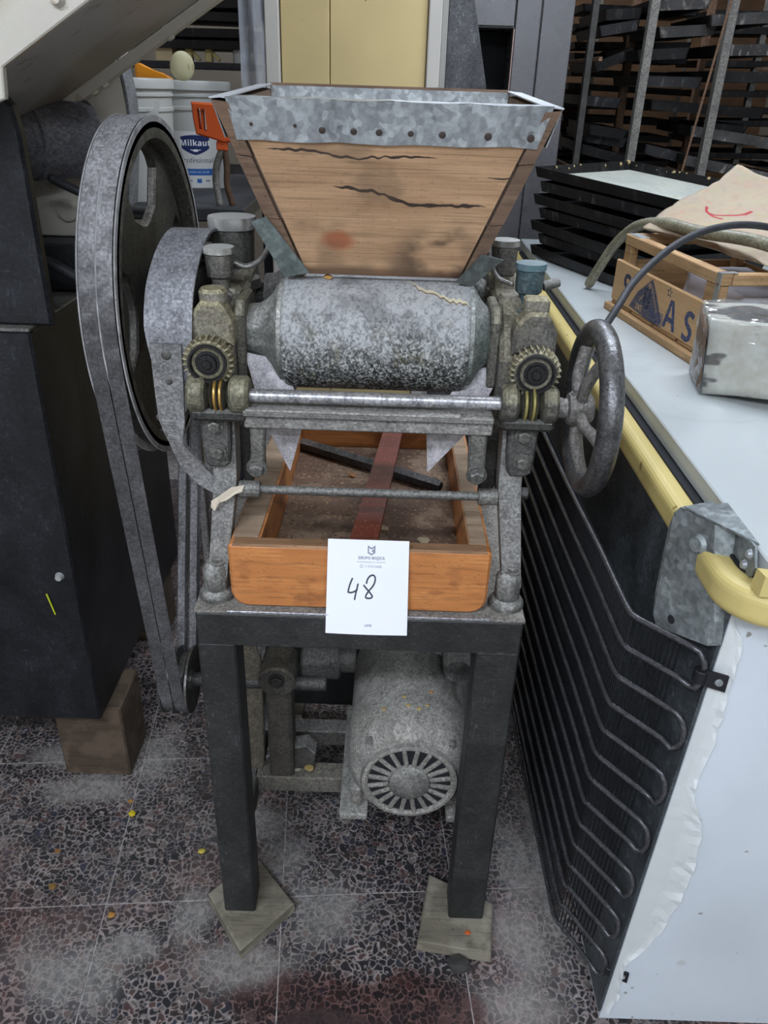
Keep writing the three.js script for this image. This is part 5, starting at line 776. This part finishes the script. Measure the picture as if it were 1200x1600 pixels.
{ // second rack far left with trays and boxes
  const rk = thing('shelf_rack', 'dark shelf rack with black trays in the left background', 'rack', [-0.8, 0, -3.3]);
  const dm = std({ map: T.iron, color: 0x37393f, roughness: 0.6, metalness: 0.3 });
  for (const x of [-1.15, -0.46]) for (const z of [-3.22, -3.6]) part(rk, 'upright', B(x - 0.015, x + 0.015, 0, 2.1, z - 0.015, z + 0.015), dm);
  part(rk, 'shelf', B(-1.15, -0.46, 1.462, 1.484, -3.2, -3.62), dm); part(rk, 'shelf', B(-1.15, -0.46, 1.1, 1.12, -3.2, -3.62), dm);
  for (const y of [1.545, 1.58, 1.632, 1.665]) for (const x of [-1.12, -0.49]) part(rk, 'runner', B(x - 0.02, x + 0.02, y - 0.03, y - 0.022, -3.21, -3.6, 0.001), dm);
  const pr = bakingTray(0.58, 0.38, 0.026, std({ map: T.tray, color: 0x50535c, roughness: 0.5, metalness: 0.2 })); const L = ['lowest', 'second lowest', 'third', 'highest visible'];
  [1.524, 1.559, 1.611, 1.644].forEach((y, i) => { const o = i ? pr.clone() : pr; o.position.set(-0.805, y, -3.4); o.rotation.z = [0.004, 0.01, -0.01, 0.02][i]; o.name = numbered('baking_tray'); scene.add(o); tag(o, ['lowest black tray in the left background rack', 'second lowest black tray in the left background rack', 'second highest black tray in the left background rack', 'highest black tray in the left background rack'][i], 'baking tray', 'trays in the left background rack'); });
  solo('carton', B(-0.86, -0.8, 1.484, 1.536, -3.24, -3.34, 0.002), std({ map: T.whitepaint, color: 0xe6cfa0, roughness: 0.7 }), 'small cream carton on the shelf of the left background rack', 'carton', [-0.83, 1.484, -3.29]);
  for (const [x, l] of [[-0.745, 'left'], [-0.675, 'right']]) { const t = thing('yellow_clamp', l + ' one of two small yellow clamps on the left background shelf', 'clamp', [x, 1.484, -3.26]); part(t, 'jaw', B(x - 0.012, x + 0.012, 1.484, 1.526, -3.25, -3.28, 0.003), M.yellowtrim); part(t, 'lever', rod([x + 0.004, 1.524, -3.262], [x + 0.04, 1.49, -3.25], 0.005), M.yellowtrim); }
  solo('white_canister', lathe([[0, 0], [0.03, 0], [0.031, 0.004], [0.031, 0.04], [0.024, 0.047], [0, 0.048]], [-0.56, 1.484, -3.27], [0, 1, 0], 24), M.plastic, 'small white canister on the left background shelf by the plastic strip', 'canister', [-0.56, 1.484, -3.27]);
}
// ---------------------------------------------------------------- bench with buckets
{
  const bn = thing('work_bench', 'dark work bench carrying the white buckets behind the belt wheel', 'bench', [-0.75, 0, -2.55]);
  part(bn, 'top', B(-1.3, -0.38, 1.115, 1.15, -2.15, -2.95, 0.004), M.rubber);
  for (const [x, z] of [[-1.25, -2.2], [-0.43, -2.2], [-1.25, -2.9], [-0.43, -2.9]]) part(bn, 'leg', B(x - 0.02, x + 0.02, 0, 1.116, z - 0.02, z + 0.02), M.rubber);
  const bucket = (name, label, x, z, r, h, brand) => {
    const t = thing(name, label, 'bucket', [x, 1.15, z]); const y = 1.15;
    part(t, 'pail', lathe([[0, 0], [r * 0.88, 0], [r * 0.89, 0.004], [r * 0.97, h * 0.74], [r * 1.0, h * 0.742], [r * 1.0, h * 0.77], [r * 0.975, h * 0.775], [r * 0.98, h * 0.86], [r * 1.02, h * 0.862], [r * 1.02, h * 0.88], [r * 0.99, h * 0.884], [r * 0.99, h - 0.012], [0, h - 0.012]], [x, y, z], [0, 1, 0], 56), M.plastic);
    part(t, 'lid', lathe([[r * 1.035, 0], [r * 1.05, 0.002], [r * 1.05, 0.02], [r * 1.03, 0.024], [r * 0.97, 0.022], [r * 0.94, 0.014], [0, 0.014]], [x, y + h - 0.024, z], [0, 1, 0], 56), M.plastic);
    return t;
  };
  const b1 = bucket('plastic_bucket', 'plain white plastic bucket half hidden by the cream machine', -0.685, -2.3, 0.105, 0.285);
  part(b1, 'handle', ribbon([{ p: [-0.62, 1.35, -2.2], w: [0.005, -0.006, 0] }, { p: [-0.6, 1.36, -2.203], w: [0.005, -0.006, 0] }, { p: [-0.592, 1.385, -2.21], w: [0.006, -0.002, 0] }], 0.003, 6), M.plastic);
  const b2 = bucket('plastic_bucket', 'white plastic bucket with a blue printed label, behind the orange tool', -0.594, -2.6, 0.105, 0.28);
  const lab = ctex(512, 640, (g, w, h) => {
    g.fillStyle = '#dfe0dc'; g.fillRect(0, 0, w, h); g.fillStyle = '#1d2f63';
    g.beginPath(); g.moveTo(96, 60); g.quadraticCurveTo(256, 20, 416, 60); g.lineTo(410, 190); g.quadraticCurveTo(330, 250, 256, 262); g.quadraticCurveTo(180, 250, 102, 190); g.closePath(); g.fill();
    g.fillStyle = '#ffffff'; g.textAlign = 'center'; g.font = 'bold 92px sans-serif'; g.fillText('Milkaut', 256, 160); g.beginPath(); g.ellipse(256, 212, 34, 15, 0, 0, 7); g.fill(); g.beginPath(); g.ellipse(212, 206, 16, 5, 0.2, 0, 7); g.ellipse(300, 206, 16, 5, -0.2, 0, 7); g.fill();
    g.fillStyle = '#3a3c46'; g.font = 'italic 72px serif'; g.fillText('Profesional', 256, 350);
    g.fillStyle = '#2f66ae'; g.fillRect(110, 420, 330, 76); g.fillStyle = '#b8cdea'; g.font = 'bold 30px sans-serif'; g.fillText('CREMA DE LECHE', 275, 468);
    g.fillStyle = '#2f66ae'; g.fillRect(248, 535, 54, 48); g.fillStyle = '#8f939b'; g.fillRect(150, 548, 44, 20); g.fillRect(350, 548, 50, 20);
  });
  const lg = new THREE.CylinderGeometry(0.1012, 0.0952, 0.15, 32, 1, true, -0.66, 1.32); lg.translate(-0.594, 1.15 + 0.079, -2.6); const th = 0.2; lg.translate(0.594, 0, 2.6).rotateY(th).translate(-0.594, 0, -2.6); SEEUV(lg);
  part(b2, 'label', lg, std({ map: lab, roughness: 0.5 }));
  solo('dough_ball', new THREE.SphereGeometry(0.034, 28, 20).scale(1, 1.12, 0.9).translate(-0.617, 1.466, -2.6), std({ map: T.cream, color: 0xeee6b8, roughness: 0.7 }), 'pale yellow round lump of dough on top of the labelled bucket', 'dough', [-0.617, 1.428, -2.6]);
  solo('orange_bag', warpBox([[-0.8, 1.152, -2.72], [-0.7, 1.152, -2.7], [-0.7, 1.152, -2.8], [-0.8, 1.152, -2.8], [-0.79, 1.47, -2.73], [-0.68, 1.435, -2.71], [-0.69, 1.435, -2.78], [-0.79, 1.47, -2.79]], 10, 14, 6, 0.005, 18), std({ color: 0xe8920f, roughness: 0.45 }), 'upright orange bag behind the two white buckets', 'bag', [-0.74, 1.152, -2.75]);
  const wb = thing('white_carton', 'white carton with a blue mark behind the cream machine', 'carton', [-0.85, 1.15, -2.7]);
  part(wb, 'box', B(-0.93, -0.825, 1.15, 1.5, -2.62, -2.8, 0.003), M.plastic); part(wb, 'blue_mark', B(-0.84, -0.826, 1.46, 1.49, -2.618, -2.6205, 0.0005), std({ color: 0x2b4a8c, roughness: 0.5 }));
  // orange-handled tool
  const t = thing('orange_handled_tool', 'tool with an orange plastic grip on bent grey pipes, beside the hopper', 'hand tool', [-0.45, 1.15, -2.2]);
  part(t, 'grip', prism([[-0.505, 1.388], [-0.43, 1.385], [-0.41, 1.335], [-0.402, 1.302], [-0.43, 1.298], [-0.455, 1.306], [-0.498, 1.316], [-0.503, 1.35]], -2.185, -2.21, 'xy', 0.004, [[[-0.495, 1.378], [-0.468, 1.376], [-0.466, 1.32], [-0.492, 1.325]]]), M.orange);
  part(t, 'grip_rib', B(-0.484, -0.477, 1.318, 1.382, -2.188, -2.207, 0.002), M.orange);
  part(t, 'grip_collar', B(-0.45, -0.422, 1.28, 1.302, -2.188, -2.207, 0.003), M.orange);
  part(t, 'pipe', tube([[-0.436, 1.285, -2.198], [-0.452, 1.25, -2.198], [-0.458, 1.21, -2.198], [-0.45, 1.154, -2.19]], 0.009, 24, 10), M.rack); part(t, 'pipe', tube([[-0.43, 1.285, -2.198], [-0.428, 1.24, -2.198], [-0.43, 1.2, -2.198], [-0.42, 1.154, -2.2]], 0.008, 24, 10), std({ map: T.oldwood, color: 0xb0a090, roughness: 0.6 }));
}
// ---------------------------------------------------------------- the big dough machine on the left
{
  const m = thing('dough_machine', 'large cream and black dough machine with a sloping chute, left of the mill', 'dough machine', [-1.0, 0.206, -1.6]);
  const bm = std({ map: T.black, color: 0x3e4146, roughness: 0.4, metalness: 0.25, bumpMap: T.bump, bumpScale: 0.0006 });
  part(m, 'base_body', B(-1.5, -0.6, 0.206, 1.062, -1.305, -2.0, 0.004), bm);
  part(m, 'base_rim', B(-1.5, -0.6, 1.0625, 1.068, -1.303, -2.0, 0.001), std({ map: T.iron, color: 0x9c9a94, roughness: 0.5, metalness: 0.4 }));
  part(m, 'black_post', prism([[-0.665, 1.0685], [-0.566, 1.0685], [-0.566, 1.36], [-0.572, 1.4], [-0.59, 1.42], [-0.63, 1.425], [-0.665, 1.42]], -1.32, -1.345, 'xy', 0.005), bm);
  part(m, 'front_panel', B(-1.2, -0.668, 1.0685, 1.4, -1.318, -1.45, 0.004), std({ map: T.iron, color: 0x6c6c6c, roughness: 0.45, metalness: 0.3 }));
  const sl = x => 1.772 + 0.62 * x;
  part(m, 'chute', hull([[-1.0, 1.46, -1.205], [-1.0, 1.46, -1.6], [-0.66, sl(-0.66), -1.205], [-0.66, sl(-0.66), -1.6], [0.0, 1.772, -1.205], [0.0, 1.772, -1.6], [0.0, 1.95, -1.205], [0.0, 1.95, -1.6], [-1.0, 1.95, -1.205], [-1.0, 1.95, -1.6]]), M.machinegrey);
  part(m, 'cream_front', prism([[-0.519, 1.449], [-0.2, sl(-0.2)], [-0.0, 1.772], [0, 1.95], [-1.0, 1.95], [-1.0, 1.405], [-0.54, 1.405], [-0.523, 1.412]], -1.19, -1.2045, 'xy', 0.002), M.cream);
  part(m, 'front_knob', lathe([[0, 0.013], [0.006, 0.012], [0.0085, 0.006], [0.0095, 0]].reverse(), [-0.433, 1.527, -1.19], [0, 0, 1], 16), M.cream);
  const fl = part(m, 'chute_flange', hull([[-0.6, sl(-0.6) - 0.001, -1.602], [-0.6, sl(-0.6) - 0.02, -1.602], [0, 1.771, -1.602], [0, 1.752, -1.602], [-0.6, sl(-0.6) - 0.001, -1.632], [-0.6, sl(-0.6) - 0.02, -1.632], [0, 1.771, -1.632], [0, 1.752, -1.632]]), M.cream);
  for (const x of [-0.545, -0.525, -0.4, -0.28]) part(fl, 'bolt', lathe([[0, 0.006], [0.006, 0.005], [0.008, 0]].reverse(), [x, sl(x) - 0.0195, -1.617], [0.53, -0.85, 0], 12), M.cream);
  part(m, 'cream_side_plate', prism([[-1.1, 1.16], [-0.6, 1.16], [-0.53, 1.2], [-0.505, 1.3], [-0.497, 1.39], [-0.505, 1.46], [-0.53, 1.5], [-1.1, 1.5]], -1.635, -1.66, 'xy', 0.002), M.cream);
  part(m, 'plate_edge', ribbon([{ p: [-0.515, 1.22, -1.665], w: [0, 0, 0.03] }, { p: [-0.5, 1.32, -1.665], w: [0, 0, 0.03] }, { p: [-0.494, 1.4, -1.665], w: [0, 0, 0.03] }, { p: [-0.503, 1.47, -1.665], w: [0, 0, 0.03] }], 0.004, 6), std({ map: T.iron, color: 0x9298a2, roughness: 0.5, metalness: 0.3 }));
  part(m, 'feed_cylinder', lathe([[0, 0], [0.064, 0], [0.064, 0.09], [0.061, 0.094], [0.061, 0.106], [0.064, 0.11], [0.064, 0.15], [0.061, 0.154], [0.061, 0.164], [0.065, 0.168], [0.065, 0.255], [0.068, 0.26], [0.068, 0.278], [0, 0.278]].reverse().map(([r, h]) => [r, h]), [-0.765, 1.335, -1.425], [0.68, 0, -0.73], 44), std({ map: T.iron, color: 0x85858c, roughness: 0.45, metalness: 0.2 }));
  part(m, 'lower_block', B(-1.1, -0.6, 1.0685, 1.158, -1.56, -1.7, 0.004), M.rubber);
  part(m, 'cable', tube([[-0.6, 1.28, -1.5], [-0.56, 1.262, -1.5], [-0.5, 1.235, -1.52], [-0.45, 1.22, -1.57], [-0.44, 1.19, -1.66], [-0.52, 1.17, -1.8]], 0.008, 40, 10), M.rubber);
  part(m, 'cable', tube([[-0.6, 1.155, -1.42], [-0.57, 1.14, -1.42], [-0.54, 1.12, -1.43], [-0.505, 1.105, -1.45], [-0.5, 1.09, -1.5], [-0.53, 1.1, -1.54], [-0.6, 1.12, -1.55]], 0.009, 40, 10), M.rubber);
  part(m, 'cream_lug', lathe([[0, 0], [0.018, 0], [0.02, 0.012], [0.012, 0.016], [0, 0.016]], [-0.63, 1.21, -1.635], [0, 0, 1], 20), M.cream);
  part(m, 'screw', lathe([[0, 0.01], [0.006, 0.009], [0.009, 0]].reverse(), [-0.629, 0.578, -1.305], [0, 0, 1], 14), std({ color: 0xb8b8b4, roughness: 0.5, metalness: 0.4 }));
  const wood = std({ map: T.greywood, color: 0x9c8878, roughness: 0.9, bumpMap: T.greywood, bumpScale: 0.002 });
  solo('timber_block', B(-0.722, -0.571, 0, 0.2055, -1.344, -1.48, 0.004), wood, 'thick cracked timber block under the right corner of the black dough machine', 'wood block', [-0.647, 0, -1.41]);
  solo('timber_block', B(-1.45, -1.3, 0, 0.2055, -1.344, -1.48, 0.004), wood, 'timber block under the far left corner of the black dough machine', 'wood block', [-1.37, 0, -1.41]);
  solo('timber_block', B(-0.76, -0.62, 0, 0.2055, -1.85, -1.98, 0.004), wood, 'timber block under the rear right corner of the black dough machine', 'wood block', [-0.69, 0, -1.91]);
  solo('yellow_straw', rod([-0.6605, 0.537, -1.3018], [-0.651, 0.488, -1.3018], 0.0016, 0.0014, 8), std({ color: 0xc8d020, roughness: 0.6 }), 'thin yellow-green straw stuck to the black dough machine', 'straw', [-0.656, 0.488, -1.3018]);
  // grey steel frame behind the mill
  const fr = thing('steel_stand', 'grey steel stand of slim uprights behind the drive belts', 'frame', [-0.41, 0, -1.66]);
  const gm = std({ map: T.iron, color: 0xaaa6a4, roughness: 0.5, metalness: 0.3 });
  for (const x of [-0.429, -0.395, -0.3]) part(fr, 'upright', B(x - 0.0085, x + 0.0085, 0, 1.0, -1.66, -1.685), gm);
  part(fr, 'crossbar', B(-0.44, -0.29, 1.0, 1.02, -1.655, -1.69), gm); part(fr, 'crossbar', B(-0.42, -0.31, 0.1, 0.12, -1.665, -1.68), gm);
}
// ---------------------------------------------------------------- crumbs and scraps
{
  const r = rng(77), crumb = (name, x, y, z, s, hex, label, cat, group, flat = 0.6) => {
    const g = new THREE.IcosahedronGeometry(s, 2).toNonIndexed(), p = g.attributes.position; const q = r() * 10;
    for (let i = 0; i < p.count; i++) { const k = 1 + 0.45 * n3(p.getX(i) / s * 1.3 + q, p.getY(i) / s * 1.3, p.getZ(i) / s * 1.3); p.setXYZ(i, p.getX(i) * k * (1 + 0.3 * (q / 10)), p.getY(i) * k * flat, p.getZ(i) * k); }
    let lo = 1e9; for (let i = 0; i < p.count; i++) lo = Math.min(lo, p.getY(i));
    g.translate(x, y - lo - 0.0003, z); g.computeVertexNormals(); return solo(name, g, std({ map: T.whitepaint, color: hex, roughness: 0.8 }), label, cat, [x, y, z], group);
  };
  crumb('candy_bit', -0.535, 0, -1.232, 0.0068, 0xd8c020, 'bright yellow candy bit on the floor joint in front of the timber block', 'crumb');
  crumb('almond_flake', -0.55, 0, -1.269, 0.005, 0xb08038, 'ochre flake on the floor just behind the bright yellow bit', 'crumb', undefined, 0.3);
  crumb('candy_bit', -0.362, 0, -1.141, 0.006, 0xd6c052, 'pale yellow bit on the floor left of the mill stand leg', 'crumb');
  crumb('almond_flake', -0.505, 0, -0.99, 0.0058, 0xb8863c, 'orange-brown flake at the floor joint crossing', 'crumb', undefined, 0.4);
  crumb('almond_flake', -0.643, 0, -1.049, 0.0075, 0x8a6a34, 'dull brown flake on the floor near the left edge', 'crumb', undefined, 0.2);
  crumb('almond_flake', -0.664, 0, -1.132, 0.0055, 0x8e6234, 'dull orange flake on the floor farthest to the left', 'crumb', undefined, 0.2);
  crumb('dust_clump', 0.168, 0, -0.91, 0.018, 0x3a3834, 'dark clump of dirt on the floor before the right wooden foot', 'dirt clump', undefined, 0.5);
  crumb('carrot_bit', 0.185, 0.0295, -0.958, 0.0045, 0xd8682c, 'orange bit on the wooden block under the right leg', 'crumb', undefined, 0.5);
  crumb('nut_crumb', -0.088, 1.2045, -1.126, 0.0058, 0xc89a58, 'tan crumb on top of the granite roller below the hopper', 'crumb');
  crumb('nut_crumb', 0.097, 0.4415, -1.157, 0.0055, 0xc08a44, 'largest tan crumb on the motor housing', 'crumb');
  for (const [x, y, z, l] of [[0.056, 0.4495, -1.112, 'second from the left'], [0.075, 0.4485, -1.106, 'middle one'], [0.049, 0.449, -1.135, 'hindmost'], [0.09, 0.4455, -1.118, 'rightmost'], [0.012, 0.4395, -1.111, 'leftmost']]) crumb('nut_crumb', x, y, z, 0.0035, 0xc0a468, `small tan crumb on the motor end shield, ${l} of the five there`, 'crumb', 'crumbs on the motor end shield');
  crumb('almond_flake', 0.001, 0.755, -1.224, 0.008, 0xa89070, 'pale flake on the bottom of the wooden tray beside the lath', 'crumb', undefined, 0.2);
  crumb('almond_flake', 0.07, 0.755, -1.186, 0.011, 0xa8987a, 'large pale flake on the tray bottom behind the paper sign', 'crumb', undefined, 0.2);
  crumb('nut_crumb', -0.065, 0.755, -1.43, 0.008, 0x8a5c34, 'brown crumb heap far back on the tray bottom', 'crumb', undefined, 0.35);
  crumb('dough_scrap', -0.135, 0.2075, -1.185, 0.0085, 0xa8935a, 'yellowish scrap on the plate beside the motor', 'crumb', undefined, 0.4);
  crumb('paper_bit', -0.16, 0.2, -1.19, 0.006, 0xb0a890, 'whitish bit on the rail under the mill', 'crumb', undefined, 0.3);
  // torn strip of paper stuck to the left upright
  const pts = [[-0.2535, 0.892], [-0.252, 0.903], [-0.24, 0.911], [-0.222, 0.925], [-0.203, 0.9285], [-0.2065, 0.918], [-0.217, 0.914], [-0.229, 0.904], [-0.24, 0.9], [-0.2475, 0.887]];
  const g = prism(pts, -1.0325, -1.0315, 'xy', 0.0003), p = g.attributes.position; for (let i = 0; i < p.count; i++) p.setZ(i, p.getZ(i) + 0.004 * n3(p.getX(i) * 60, p.getY(i) * 60, 2) - (p.getY(i) - 0.9) * 0.1 + 0.003); g.computeVertexNormals();
  solo('paper_scrap', g, std({ map: T.cream, color: 0xe6d8c0, roughness: 0.85 }), 'torn cream paper scrap stuck to the left upright of the mill', 'paper scrap', [-0.23, 0.887, -1.03]);
}
scene.traverse(o => { if (o.isMesh) { o.castShadow = o.receiveShadow = true; } });
renderer.render(scene, camera);
